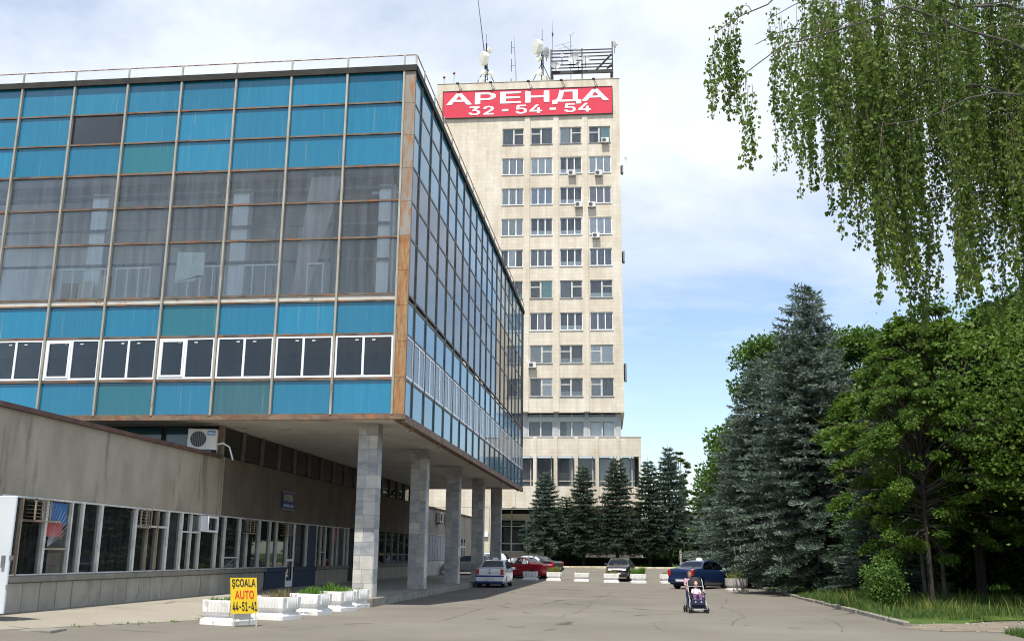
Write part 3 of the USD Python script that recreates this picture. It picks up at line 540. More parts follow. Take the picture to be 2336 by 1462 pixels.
def wall_text(t, w, h, y, z, mat, parent, nm='lettering'):
    m = letters(t, w, h, .01); v, f = m.arrays(); part(parent, nm, MB().add(np.c_[XW+.09-v[:, 1], y+v[:, 0], z+v[:, 2]], f), mat)
wall_text('UTOPIA', 1.15, .28, 41.15, 3.84, 'sign_gold', sg); wall_text('INTERNET CLUB', 1.2, .11, 41.15, 3.6, 'curtain_blue', sg)

# ------------------------------------------------------------------ office tower
TX, TY, TA = -14.203, 108.0, .024
tower = thing('office_tower', 'tall beige stone office tower with red banner on top and a wider lower block', 'building', (TX, TY, 0), TA)
def tloc(u, d, z): return np.array([TX+u*math.cos(TA)-d*math.sin(TA), TY+u*math.sin(TA)+d*math.cos(TA), z])
UL, UR, WT, WS, ZT, ZS, ZH = -7.92, 13.74, 2.511, 3.374, 50.512, 3.722, 2.068
wins = [(c*WS, c*WS+WT, ZT-r*ZS-ZH, ZT-r*ZS) for r in range(9) for c in range(4)]
part(tower, 'wall', holed_wall(UL, UR, 17.0, 56.5, wins, .38).quad((UR, 0, 17), (UR, 15, 17), (UR, 15, 56.5), (UR, 0, 56.5)).quad((UL, 15, 17), (UL, 0, 17), (UL, 0, 56.5), (UL, 15, 56.5)).quad((UR, 15, 17), (UL, 15, 17), (UL, 15, 56.5), (UR, 15, 56.5)), 'tower_stone')
part(tower, 'roof', MB().box(UL+.3, UR-.3, .3, 14.7, 55.6, 55.9).box(UL, UR, 0.004, .3, 56.3, 56.5).box(UL-.05, UR+.05, -.05, .35, 56.505, 56.56), 'tower_plain')
for a in (2.64, 6.0, 9.36): part(tower, 'pilaster', MB().box(a, a+.62, -.10, -.003, 17.0, 51.9), 'tower_stone')
part(tower, 'soffit', MB().box(UL, UR, .004, 15, 16.9, 16.996), 'tower_plain')
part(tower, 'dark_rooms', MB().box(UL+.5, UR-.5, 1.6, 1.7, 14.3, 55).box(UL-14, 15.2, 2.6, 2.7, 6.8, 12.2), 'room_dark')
part(tower, 'floor_slab', sum_ := MB().box(UL+.4, UR-.4, .4, 1.6, 16.9, 17.1), 'room_wall')
TYPE = {0: 'abab', 1: '3333', 2: '3333', 3: '3333', 4: '3333', 5: 'bacA', 6: '3333', 7: 'acba', 8: 'acba'}
CUR = {(0, 0): 'L:curtain_green', (0, 1): 'R:curtain_green', (0, 3): 'R:curtain_teal', (1, 1): 'A:curtain_white', (1, 3): 'A:curtain_white', (2, 1): 'A:curtain_blue', (2, 3): 'A:curtain_pink', (3, 3): 'A:letter_white', (3, 2): 'B:curtain_white', (1, 2): 'B:curtain_white', (2, 2): 'B:curtain_white',
       (4, 2): 'B:curtain_white', (5, 1): 'R:curtain_teal', (5, 3): 'B:curtain_white', (0, 2): 'L:blind_grey', (5, 0): 'B:curtain_teal', (5, 2): 'L:blind_dark', (0, 0): 'L:curtain_green', (3, 1): 'B:curtain_white', (4, 0): 'M:curtain_white', (8, 0): 'A:curtain_pale', (6, 0): 'L:curtain_white', (7, 0): 'A:curtain_pale', (1, 0): 'A:blind_grey', (6, 3): 'A:blind_dark', (6, 1): 'M:curtain_pink', (6, 2): 'B:curtain_white', (7, 1): 'A:curtain_pale', (7, 3): 'A:curtain_white', (8, 1): 'R:curtain_white', (8, 2): 'B:curtain_pale', (7, 2): 'B:curtain_pale', (8, 3): 'L:curtain_grey', (0, 1.5): ''}
for r in range(9):
    for c in range(4):
        a, b, z0, z1 = wins[r*4+c]; ty = TYPE[r][c]; d = .11
        fr = MB().box(a, b, d, d+.08, z0, z0+.10).box(a, b, d, d+.08, z1-.08, z1).box(a, a+.07, d, d+.08, z0+.1, z1-.08).box(b-.07, b, d, d+.08, z0+.1, z1-.08)
        if ty == '3':
            for k in (1, 2): x = a+(b-a)*k/3; fr.box(x-.06, x+.06, d, d+.08, z0+.1, z1-.08)
        else:
            left = ty in 'ba' and not (ty == 'a' and r == 0)
            x = a+(b-a)*(.47 if left else .53); fr.box(x-.10, x+.10, d-.01, d+.08, z0+.1, z1-.08); zz = z1-.72
            (fr.box(a+.07, x-.10, d, d+.08, zz-.06, zz+.06) if left else fr.box(x+.10, b-.07, d, d+.08, zz-.06, zz+.06))
        w = part(tower, 'window', fr, 'upvc' if ty == '3' else 'old_white')
        part(w, 'pane', MB().box(a+.07, b-.07, d+.03, d+.045, z0+.1, z1-.08), 'tower_glass')
        part(w, 'ledge', MB().box(a-.04, b+.04, -.07, d-.012, z0-.05, z0+.012), 'upvc' if ty == '3' else 'steel_grey')
        cu = CUR.get((r, c))
        m = MB()
        if cu:
            k, mat = cu.split(':'); h = (a+b)/2
            e = {'A': (a, b, z0, z1), 'L': (a, h-.1, z0, z1), 'R': (h+.1, b, z0, z1), 'B': (a, b, z0, z0+.62), 'M': (a+(b-a)/3, b-(b-a)/3, z0, z1)}[k]
        else: mat, e = ({1: 'blind_grey', 2: 'blind_grey', 3: 'blind_grey', 4: 'blind_dark'}.get(r, 'curtain_grey'), (a, b, z0 if 0 < r < 5 else z0+.9, z1))
        part(w, 'curtain', MB().box(e[0]+.02, e[1]-.02, d+.085, d+.10, e[2]+.02, e[3]-.02), mat)
a, b, z0, z1 = wins[3*4+3]
px = letters('APASS', .9, .22, .01); v, f = px.arrays()
# recessed storey under the shaft
rec = [(3.17, 5.95), (6.6, 9.36), (9.9, 12.7)]
part(tower, 'recess_wall', holed_wall(UL, 13.35, 14.2, 17.0, [(x0-.06, x1+.06, 14.4, 16.95) for x0, x1 in rec]+[(-.4, 2.5, 14.4, 16.95)], .3, .62), 'marble_plain')
for x0, x1 in [(-.4, 2.5)]+rec:
    c = (x0+x1)/2
    w = part(tower, 'recess_window', MB().box(x0-.06, x1+.06, .70, .8, 15.98, 16.5).box(c-.08, c+.08, .68, .8, 14.4, 15.98).box(c-.06, c+.06, .7, .8, 16.5, 16.95).box(x0-.06, x0+.1, .68, .8, 14.4, 15.98).box(x1-.1, x1+.06, .68, .8, 14.4, 15.98), 'curtain_pale')
    part(w, 'pane', MB().box(x0, x1, .82, .84, 14.4, 16.95), 'tower_glass')
for x0, x1, m in ((10.0, 11.3, 'curtain_white'), (11.5, 12.6, 'curtain_white'), (7.4, 9.2, 'curtain_grey')): part(tower, 'recess_curtain', MB().box(x0, x1, 1.0, 1.02, 14.4, 15.97), m)
# wider lower block
PL, PR = -24.0, 15.47
part(tower, 'parapet', MB().box(PL, PR, -.02, .35, 12.12, 14.2).box(PR-.35, PR, .35, 18, 12.12, 14.2).box(PL, PR-.35, .35, 18, 13.9, 14.1), 'tower_stone')
part(tower, 'parapet_cap', MB().box(PL, PR+.05, -.07, .42, 14.205, 14.27), 'tower_plain')
part(tower, 'band_wall', MB().box(PL, PR, -.02, .5, 6.69, 8.9).box(PR-.35, PR, .5, 18, 6.69, 8.9), 'tower_stone')
ps = [3.985-2.245*k for k in range(1, 3)]+[3.985+2.245*k for k in range(0, 5)]
part(tower, 'left_wall', MB().box(PL, -1.0, .0, .5, 8.903, 12.117).box(PL, -.88, .0, .5, .2, 6.687), 'tower_stone')
for x in ps: part(tower, 'pier', MB().box(x-.19, x+.19, -.12, -.023, 6.69, 14.2).box(x-.19, x+.19, -.023, .5, 8.903, 12.117), 'tower_stone')
part(tower, 'corner_pier', MB().box(15.2, PR, -.0, .5, 8.903, 12.117).box(PR-.25, PR, 2.8, 18, 8.903, 12.117), 'tower_plain')
xs_ = [-1.0]+ps+[15.2]
for x0, x1 in zip(xs_[:-1], xs_[1:]):
    a, b = x0+.19, x1-.19
    if x1 > 15: b = 14.75
    w = part(tower, 'tall_window', MB().box(b-.34, b-.24, .55, .66, 8.9, 12.12).box(a, b, .55, .66, 9.5, 9.58).box(a, b, .55, .66, 8.9, 8.98).box(a, a+.06, .55, .66, 8.98, 12.12), 'grey_white_paint')
    part(w, 'pane', MB().box(a, b, .68, .70, 8.9, 12.12), 'tower_glass')
for x0, x1 in ((11.0, 12.1), (13.4, 14.2)): part(tower, 'tall_curtain', MB().box(x0, x1, .95, .98, 8.95, 12.1), 'curtain_grey')
part(tower, 'lower_soffit', MB().box(-.88, PR, .5, 3.0, 6.6, 6.687).box(-.88, PR, -.05, .5, 6.60, 6.687), 'tower_plain')
part(tower, 'plinth', MB().box(-.86, 5.2, 2.6, 3.4, .2, 2.05), 'clad_stone')
part(tower, 'entrance_wall', MB().box(-.86, 5.2, 2.85, 3.0, 5.5, 6.1).box(4.9, 6.0, 2.7, 3.0, 2.05, 6.6).box(9.0, PR, 2.7, 3.0, .2, 6.6), 'tower_plain')
part(tower, 'entrance_room', MB().box(-.86, 9.0, 3.6, 3.7, .2, 6.6), 'room_dark')
gf = MB()
for x in (-.8, 1.25, 2.9, 4.35): gf.box(x-.07, x+.07, 2.7, 2.85, 2.05, 5.5 if x != 1.25 else 6.6)
for z in (2.08, 2.9, 4.75, 5.45): gf.box(-.86, 4.9, 2.72, 2.83, z-.05, z+.05)
part(tower, 'entrance_frame', gf, 'grey_white_paint'); part(tower, 'entrance_pane', MB().box(-.86, 4.9, 2.9, 2.92, 2.05, 5.5), 'shop_glass')
part(tower, 'pale_panel', MB().box(3.0, 4.25, 2.68, 2.70, 2.1, 2.85), 'curtain_pale')
dr = MB()
for x in (6.05, 6.75, 7.5, 8.2, 8.95): dr.box(x-.05, x+.05, 2.7, 2.8, .6, 3.4)
part(tower, 'entrance_door', dr.box(6, 9, 2.7, 2.8, 3.35, 3.5), 'grey_white_paint')
part(tower, 'white_board', MB().box(-2.6, -1.0, -.2, -.05, 3.55, 4.1), 'letter_white')
part(tower, 'entrance_steps', MB().box(5.5, 9.5, 1.4, 2.7, .3, .75).box(5.5, 9.5, .6, 1.4, .3, .62), 'concrete')

# red banner
bn = thing('red_banner', 'wide red banner with white Cyrillic word and phone number at the top of the tower', 'banner', tloc(-7.13, -.12, 52.03), TA)
BW, BH = 20.0, 3.36
part(bn, 'panel', MB().box(0, BW, -.06, .06, 0, BH), 'banner_red')
part(bn, 'frame', MB().box(-.07, BW+.07, -.10, .07, -.08, -.002).box(-.07, BW+.07, -.10, .07, BH+.002, BH+.07).box(-.07, -.002, -.10, .07, 0, BH).box(BW+.002, BW+.07, -.10, .07, 0, BH), 'steel_dark')
def on_banner(t, x, w, z, h):
    m = letters(t, w, h, .03); part(bn, 'letter' if len(t) == 1 else 'number', m.move((x, -.062, z)), 'letter_white')
for t, x, w in (('А', .35, 3.1), ('Р', 3.8, 2.55), ('Е', 6.8, 2.5), ('Н', 9.8, 2.85), ('Д', 13.0, 3.4), ('А', 16.45, 3.2)): on_banner(t, x, w, 1.62 if t != 'Д' else 1.32, 1.5 if t != 'Д' else 1.8)
for t, x, w in (('32', 3.1, 3.0), ('-', 7.05, .75), ('54', 8.7, 3.1), ('-', 12.7, .75), ('54', 14.45, 3.1)):
    if t == '-': part(bn, 'dash', MB().box(x, x+w, -.092, -.062, .62, .9), 'letter_white')
    else: on_banner(t, x, w, .25, 1.12)
fl = None
for i, u in enumerate((-5.25, -1.3, 3.2, 7.1, 10.9)):
    p = tloc(u, -.05, 55.75)
    lab = ('black floodlight on a bracket above the banner, '+('at its left end', 'second from its left end', 'over its middle', 'second from its right end', 'at its right end')[i])
    if fl is None:
        fl = thing('floodlight', lab, 'floodlight', p, TA, 'floodlights over the banner', scale=.62)
        part(fl, 'bracket', MB().tube([(0, 0, 0), (-.25, -.7, .75)], .045, 5).tube([(.5, 0, -.1), (-.2, -.7, .75)], .045, 5).tube([(0, 0, -.1), (.5, 0, -.1)], .045, 5), 'steel_dark'); part(fl, 'lamp_head', MB().bbox(-.55, .05, -1.0, -.6, .68, .98, .04), 'steel_dark')
    else: again(fl, p, TA, lab, .62)
# ------------------------------------------------------------------ air conditioners
def make_ac(label, loc, rot, w=.82, h=.56, group=None, name='air_conditioner', logo=False):
    t = thing(name, label, 'air conditioner', loc, rot, group)
    part(t, 'casing', MB().bbox(0, w, -.30, 0, 0, h, .02), 'ac_white')
    part(t, 'fan_grille', MB().disc((w*.36, -.302, h*.5), (0, -1, 0), h*.41, .02, 18), 'ac_dark')
    g = MB()
    for k in range(7): x = w*.36+(k-3)*.065; hh = math.sqrt(max(.01, (h*.4)**2-(x-w*.36)**2)); g.box(x-.006, x+.006, -.345, -.335, h*.5-hh, h*.5+hh)
    part(t, 'grille_bars', g, 'steel_grey')
    part(t, 'bracket', MB().box(.08, .12, -.32, .12, -.06, -.005).box(w-.12, w-.08, -.32, .12, -.06, -.005), 'steel_dark')
    return t
AC = [(12.0, 48.58, 'on the top window row at the right'), (8.11, 44.66, 'under the third window of the second row'), (11.19, 44.58, 'under the last window of the second row'), (8.87, 40.78, 'left one of two side by side under the third row'),
      (10.38, 40.75, 'right one of two side by side under the third row'), (10.82, 37.05, 'under the white covered window in the fourth row'), (3.64, 22.14, 'low on the tower beside the glass hall')]
a0 = None
for u, z, s in AC:
    lab = 'white air conditioner '+s
    p = tloc(u-.41, -.14, z-.3)
    if a0 is None: a0 = make_ac(lab, p, TA, .86, .62, 'air conditioners on the tower')
    else: again(a0, p, TA, lab)
for i, (z, h) in enumerate(((45.0, .9), (34.2, 1.3), (20.5, 2.0))):
    t = thing('wall_unit', ('dish and grey unit sticking out high on the right side of the tower', 'grey unit sticking out halfway up the right side of the tower', 'stacked grey units low on the right side of the tower')[i], 'air conditioner', tloc(UR+.02, 1.2, z), TA)
    part(t, 'casing', MB().bbox(.08, .32, -.4, .4, 0, h, .02), 'steel_grey'); part(t, 'bracket', MB().box(0, .08, -.4, -.34, .1, h-.1).box(0, .08, .34, .4, .1, h-.1), 'steel_dark')
    if i == 0: part(t, 'dish', MB().disc((.75, -.5, 1.4), (.8, -.5, .35), .55, .16, 16, .8), 'dish_white')
nac = make_ac('white air conditioner with blue badge on the low roof in front of the glass hall', (-15.45, 33.55, 5.2), .30, 1.0, .72, None, 'roof_air_conditioner')
part(nac, 'badge', MB().box(.66, .93, -.306, -.301, .50, .66), 'sign_blue')
lt = letters('Midea', .2, .08, .004); part(nac, 'badge_lettering', lt.move((.695, -.3065, .54)), 'letter_white')
part(nac, 'pipe', MB().tube([(1.0, -.1, .2), (1.2, -.2, .25), (1.45, -.4, .1), (1.6, -.45, -.35)], .03, 5).tube([(1.0, -.1, .1), (.95, .3, -.1)], .02, 4), 'upvc')
part(nac, 'stand', MB().box(.05, .1, -.3, 0, -.12, -.06).box(.9, .95, -.3, 0, -.12, -.06), 'steel_dark')
for i, y in enumerate((75.2, 78.8)):
    lab = ('nearer', 'farther')[i]+' grey air conditioner on the low wall seen between the columns'
    p = (XW+.06, y, 4.0)
    if i == 0: wa = make_ac(lab, p, math.pi/2, 1.1, .8, 'air conditioners on the low wall', 'wall_air_conditioner')
    else: again(wa, p, math.pi/2, lab)

# ------------------------------------------------------------------ aerials on the tower roof
RZ = 56.0
def mast(u, label, drums, top, d=3.0):
    t = thing('antenna_mast', label, 'antenna mast', tloc(u, d, RZ), TA)
    b = MB()
    for k in range(3): a = k*2.1; b.tube([(.16*math.cos(a), .16*math.sin(a), 0), (.16*math.cos(a), .16*math.sin(a), top*.62)], .045, 5)
    for k in range(12): z = k*top*.05+.2; b.tube([(.16, 0, z), (-.08, .139, z+.25)], .025, 4).tube([(-.08, .139, z), (-.08, -.139, z+.25)], .025, 4)
    part(t, 'lattice', b.tube([(0, 0, top*.5), (0, 0, top*.85)], .09, 6).tube([(0, 0, top*.85), (0, 0, top)], .03, 5), 'steel_dark')
    part(t, 'stay', MB().tube([(0, 0, top*.5), (-2.1, .3, .1)], .05, 5).tube([(0, 0, top*.5), (1.9, .3, .1)], .05, 5).tube([(0, 0, top*.5), (.2, 3, .1)], .05, 5), 'steel_dark')
    for x, z, r, dr in drums: part(t, 'drum_dish' if r > .5 else 'small_dish', MB().disc((x, -.45, z), dr, r, r*.75, 18), 'dish_white'); part(t, 'dish_arm', MB().tube([(0, 0, z), (x, -.25, z)], .05, 5), 'steel_dark')
    return t
mast(-2.45, 'steel mast with a large white drum dish, left one of two on the roof', [(-.55, 5.1, .85, (-.85, -.5, -.05)), (.6, 6.2, .38, (.8, -.5, .1)), (-.35, 3.3, .38, (-.5, -.8, .1)), (.8, 3.1, .36, (.6, -.7, .1)), (-.6, 2.2, .36, (-.6, -.7, 0)), (.4, 1.7, .4, (.3, -.9, 0)), (-.1, .9, .42, (-.1, -1, 0))], 8.6)
mast(4.45, 'steel mast with white drum dishes beside the dark roof frame', [(-.85, 6.4, .9, (-.85, -.5, -.05)), (-.5, 4.9, .42, (-.6, -.7, .1)), (.75, 5.3, .45, (.8, -.4, .1)), (-.4, 3.0, .4, (-.5, -.8, 0)), (.5, 2.1, .42, (.5, -.8, 0)), (-.6, 1.1, .55, (-.3, -.95, .05))], 8.9)
w = thing('whip_antenna', 'very tall thin leaning whip antenna rising above the left mast', 'antenna', tloc(-3.0, 3.0, RZ), TA)
part(w, 'rod', MB().tube([(.6, 0, 0), (.25, 0, 6.4), (-.65, 0, 13.6), (-.95, 0, 16.5)], [.07, .06, .04, .015], 5), 'steel_dark')
part(w, 'clamp', MB().box(.15, .8, -.06, .06, 5.9, 6.1), 'steel_dark')
w = thing('dipole_antenna', 'folded dipole antenna pole between the two masts', 'antenna', tloc(1.15, 3.0, RZ), TA)
b = MB().tube([(.25, 0, 0), (-.1, 0, 6.2), (-.2, 0, 8.2)], [.06, .05, .02], 5)
part(w, 'pole', b, 'steel_grey'); b = MB()
for z in (1.6, 4.2, 6.6): b.tube([(-.45, 0, z-.8), (-.5, 0, z+.9)], .04, 4).tube([(0.1-z*.03, 0, z), (-.48, 0, z)], .03, 4)
part(w, 'dipole', b, 'steel_dark')
w = thing('rod_antenna', 'thin rod antenna at the left corner of the dark roof frame', 'antenna', tloc(5.65, 2.8, RZ), TA)
part(w, 'rod', MB().tube([(0, 0, 0), (.1, 0, 8.0), (.13, 0, 9.9)], [.06, .05, .02], 5), 'steel_grey'); part(w, 'joint', MB().tube([(.1, 0, 7.9), (.1, 0, 8.3)], .1, 6), 'steel_dark')
w = thing('yagi_antenna', 'television aerial with crossbars above the dark roof frame', 'antenna', tloc(7.95, 3.4, RZ), TA)
part(w, 'pole', MB().tube([(0, 0, 0), (0, 0, 8.2)], .055, 5), 'steel_grey')
b = MB().tube([(-1.0, -.3, 6.9), (.75, .3, 5.6)], .035, 4)
for k in range(5): q = k/4; x, z = -1.0+1.75*q, 6.9-1.3*q; b.tube([(x-.95, -.3+.6*q, z-.22), (x+.95, -.3+.6*q, z+.22)], .02, 4)
part(w, 'crossbars', b.tube([(0, 0, 8.1), (.5, 0, 8.7)], .025, 4).tube([(0, 0, 8.1), (-.2, 0, 8.4)], .025, 4), 'steel_grey')
for i, (u, z) in enumerate(((-7.3, 1.8), (-6.1, 2.3))):
    lab = ('shorter', 'taller')[i]+' rod with a red-brown ball at the left end of the tower roof'
    w = thing('warning_lamp', lab, 'lamp', tloc(u, 1.0, RZ), TA); part(w, 'rod', MB().tube([(0, 0, 0), (0, 0, z)], .035, 5), 'steel_grey')
    part(w, 'globe', trimesh.creation.icosphere(1, .17).apply_translation((0, 0, z+.1)), 'bulb_red')
fr = thing('roof_frame', 'dark steel frame with rails standing at the right end of the tower roof', 'frame', tloc(5.55, 1.6, RZ), TA)
b = MB()
for z in (5.2, 4.8, 4.35, 3.85, 3.3, 2.9): part(fr, 'rail', MB().box(.1, 7.4, -.04, .04, z-.07, z+.07), 'steel_dark')
part(fr, 'base_beam', MB().box(0, 7.55, -.12, .12, 2.1, 2.5).box(7.2, 7.55, .12, 4, 2.1, 2.5).box(0, .3, .12, 4, 2.1, 2.5), 'steel_dark')
for x in (0.0, 3.75, 7.4): part(fr, 'post', MB().box(x, x+.14, -.08, .08, .0, 5.4 if x < 7 else 6.2), 'steel_dark')
part(fr, 'brace', MB().tube([(5.5, 0, 2.5), (7.35, 0, 4.5)], .12, 6).tube([(6.8, 0, 2.7), (7.4, 0, 3.1)], .15, 6), 'steel_dark')
d0 = None
for u, z, r, nrm, mat, s in ((8.35, 60.0, .72, (-.25, -.9, .3), 'dish_grey', 'large grey satellite dish in the middle of the roof frame'), (9.8, 59.85, .52, (.1, -.95, .3), 'dish_grey', 'grey satellite dish right of the middle post of the roof frame'),
                         (6.2, 59.1, .58, (.25, -.9, .3), 'dish_grey', 'grey satellite dish at the left end of the roof frame'), (8.95, 59.2, .38, (-.3, -.9, .3), 'dish_white', 'small pale satellite dish half behind the large one'), (6.95, 60.4, .25, (0, -1, .1), 'dish_white', 'tiny round white dish on the rails of the roof frame'),
                         (5.05, 60.9, .62, (.75, .6, .25), 'dish_grey', 'grey dish seen edge-on between mast and roof frame'), (13.3, 61.6, .5, (.9, .3, .3), 'dish_white', 'white dish turned away at the right top corner of the roof frame')):
    t = thing('satellite_dish', s, 'satellite dish', tloc(u, 1.2, z), TA)
    part(t, 'reflector', MB().disc((0, 0, 0), nrm, r, r*.28, 20, .85), mat); part(t, 'arm', MB().tube([(0, .05, -r*.2), (0, .4, -r*.4), (0, .4, -1.0)], .04, 5), 'steel_dark')
    n = np.array(nrm)/np.linalg.norm(nrm); part(t, 'receiver', MB().tube([tuple(np.array((0, 0, -r*.8))), tuple(n*r*.85+(0, 0, -.15*r))], .03, 4), 'steel_dark')

# ------------------------------------------------------------------ grass blades, planting tubs
def blades(n, x0, x1, y0, y1, h0, h1, seed, zfun=None, lean=.35, w=.012, clump=0.0):
    r = np.random.default_rng(seed)
    x, y = r.uniform(x0, x1, n), r.uniform(y0, y1, n)
    h = r.uniform(h0, h1, n)
    if clump: h = h*(.45+1.1*meshkit.noise(np.c_[x, y, x*0]*clump, seed))
    z = np.zeros(n) if zfun is None else zfun(x, y)
    a = r.uniform(0, 2*np.pi, n); l = r.uniform(0, lean, n)*h; b = r.uniform(0, 2*np.pi, n)
    base = np.c_[x, y, z]; side = np.c_[np.cos(a), np.sin(a), 0*a]*w*r.uniform(.6, 1.5, n)[:, None]
    mid = base+np.c_[np.cos(b)*l*.35, np.sin(b)*l*.35, h*.6]; tip = base+np.c_[np.cos(b)*l, np.sin(b)*l, h]
    v = np.stack([base-side, base+side, mid+side*.7, mid-side*.7, tip], 1).reshape(-1, 3); i = np.arange(n)[:, None]*5
    return v, np.vstack([i+[0, 1, 2], i+[0, 2, 3], i+[3, 2, 4]])
for nm, a, b in (('grass_bright', (.075, .18, .02), (.12, .22, .035)), ('grass_dry', (.24, .19, .09), (.16, .15, .06)), ('lawn_grass', (.045, .10, .018), (.10, .15, .035)), ('grass_yellow', (.20, .20, .04), (.12, .17, .03))):
    pbr(nm, a, b, 2.5, rough=.65, translucent=.25, spec=.3)
pbr('soil', (.06, .05, .035), (.09, .075, .05), 8, rough=.95)
def square_loft(prof):
    m = MB(); n = len(prof)
    v = [(sx*h*1.0, sy*h*.86, z) for h, z in prof for sx, sy in ((-1, -1), (1, -1), (1, 1), (-1, 1))]
    return m.add(v, [[i*4+k, i*4+(k+1) % 4, i*4+4+(k+1) % 4, i*4+4+k] for i in range(n-1) for k in range(4)])
TUB = [(.50, 0), (.50, .10), (.485, .13), (.43, .155), (.395, .19), (.395, .225), (.45, .275), (.462, .29), (.475, .565), (.47, .58), (.42, .58), (.41, .50), (0.0, .50)]
def make_tub(label, loc, rot, grass, group, seed, n=260, h=(.06, .2), old=False):
    t = thing('planting_tub', label, 'planter', loc, rot, group)
    part(t, 'tub', square_loft(TUB), 'grey_white_paint' if old else 'white_paint')
    fl = MB()
    for side in range(4):
        hw, dd = (.47, .405) if side % 2 == 0 else (.405, .47); m = MB()
        for k in range(6):
            c = (k-2.5)*hw*.22; q = hw*.088
            m.add([(c-q, -dd, .55), (c+q, -dd, .55), (c+q, -dd, .30), (c-q, -dd, .30), (c, -dd-.035, .54), (c, -dd-.035, .31), (c, -dd+.03, .235)], [[0, 4, 5], [0, 5, 3], [4, 1, 2], [4, 2, 5], [3, 5, 6], [5, 2, 6], [0, 1, 4]])
        for s in (-1, 1): c = s*hw*.82; q = hw*.15; m.add([(c-q, -dd-.004, .56), (c+q, -dd-.004, .56), (c+q, -dd-.004, .30), (c-q, -dd-.004, .30), (c-q, -dd+.05, .25), (c+q, -dd+.05, .25)], [[0, 3, 2], [0, 2, 1], [3, 4, 5], [3, 5, 2]])
        v, f = m.rot(side*math.pi/2).arrays(); fl.add(v, f)
    part(t, 'fluting', fl, 'grey_white_paint' if old else 'white_paint')
    part(t, 'soil', MB().add([(-.41, -.35, .5), (.41, -.35, .5), (.41, .35, .5), (-.41, .35, .5)], [[0, 1, 2, 3]]).move((0, 0, .012)), 'soil')
    v, f = blades(n, -.4, .4, -.33, .33, *h, seed, lambda x, y: x*0+.5, .9, .012, 3.5)
    part(t, 'grass', MB().add(v, f), grass, kind='stuff')
    return t
TUBS = [((-9.82, 24.35), 'tub with short green grass behind the yellow sign, nearest of the row'), ((-9.38, 26.55), 'tub with dry grass right behind the yellow sign'), ((-9.22, 28.9), 'tub with scribbled marks on its foot, third from the camera'),
        ((-9.05, 30.85), 'tub with the tallest grass tuft, fourth from the camera'), ((-9.12, 32.75), 'tub at the kerb corner beside the first column')]
for i, ((x, y), s) in enumerate(TUBS):
    t = make_tub('white fluted concrete '+s, (x, y, float(gh(x, y))), -.30+.04*(i % 3), ('grass_bright', 'grass_dry', 'grass_bright', 'grass_bright', 'grass_bright')[i], 'white tubs along the walk', 60+i, (420, 260, 520, 620, 420)[i], ((.06, .20), (.06, .26), (.07, .22), (.06, .30), (.05, .12))[i])
    if i == 2:
        m = MB()
        for k in range(14): x = -.25+k*.035; m.box(x, x+.02, -.432, -.4305, .04+.02*(k*7 % 3)/2, .07+.02*(k*5 % 4)/3)
        part(t, 'scribble', m, 'sign_navy')
FAR = [((-7.05, 71.6), 'far tub in front of the red car door, leftmost of the far row'), ((-5.3, 70.6), 'far tub with yellowish grass at the red car tail'), ((-3.35, 69.6), 'far tub standing alone in the middle of the far row'),
       ((-1.32, 67.6), 'far tub left of the dark car front'), ((.42, 67.2), 'far tub with thick green grass right of the dark car front'), ((2.35, 67.6), 'far tub half hidden behind the blue car')]
for i, ((x, y), s) in enumerate(FAR):
    make_tub('white '+s, (x, y, float(gh(x, y))), .03*(i-2), ('grass_yellow', 'grass_yellow', 'grass_yellow', 'grass_yellow', 'grass_bright', 'grass_bright')[i], 'white tubs across the road', 80+i, (120, 420, 120, 260, 700, 120)[i], ((.05, .18), (.15, .5), (.05, .2), (.1, .35), (.2, .55), (.05, .2))[i])
ot = thing('round_tub', 'weathered many-sided fluted concrete planter at the edge of the dark trees', 'planter', (5.3, 53.3, 0))
v, f = [], []
prof = [(.58, 0), (.58, .1), (.52, .17), (.47, .22), (.55, .32), (.57, .66), (.5, .66), (.48, .56)]
for j, (r_, z) in enumerate(prof):
    for k in range(48): a = k/48*2*np.pi; q = r_*(1+(.02 if j in (4, 5) and k % 2 else 0)); v.append((q*math.cos(a), q*math.sin(a), z))
for j in range(len(prof)-1):
    for k in range(48): f.append([j*48+k, j*48+(k+1) % 48, (j+1)*48+(k+1) % 48, (j+1)*48+k])
part(ot, 'bowl', MB().add(v, f), 'grey_white_paint'); part(ot, 'soil', MB().disc((0, 0, .57), (0, 0, 1), .48, .02, 20), 'soil')
v, f = blades(500, -.4, .4, -.4, .4, .15, .42, 91, lambda x, y: x*0+.56, .9, .014, 2.5); part(ot, 'grass', MB().add(v, f), 'grass_yellow', kind='stuff')

# ------------------------------------------------------------------ driving school sign
sb = thing('standing_sign', 'yellow standing sign board of a driving school on thin legs', 'sign', (-9.36, 23.45, 0.0), .62)
def tilt(m): v, f = m.arrays(); v = np.c_[v[:, 0]+v[:, 2]*-.075, v[:, 1]+v[:, 2]*.10, v[:, 2]]; return MB().add(v, f)
part(sb, 'board', tilt(MB().box(0, .63, -.012, .012, .30, 1.12)), 'sign_yellow')
def sign_text(t, x, w, z, h, m): part(sb, 'lettering', tilt(letters(t, w, h, .006).move((x, -.0125, z))), m)
sign_text('ŞCOALA', .035, .56, .87, .225, 'sign_black'); sign_text('AUTO', .10, .45, .64, .19, 'sign_red'); sign_text('44-51-41', .035, .58, .36, .21, 'sign_black')
for x in (.05, .585): part(sb, 'leg', tilt(MB().box(x-.012, x+.012, -.012, .012, -.0, .31)), 'old_white')
part(sb, 'stay', MB().tube([(.0, .1, 1.0), (.05, .55, 0.0)], .012, 5).tube([(.5, .1, 1.0), (.55, .55, 0.0)], .012, 5), 'old_white')

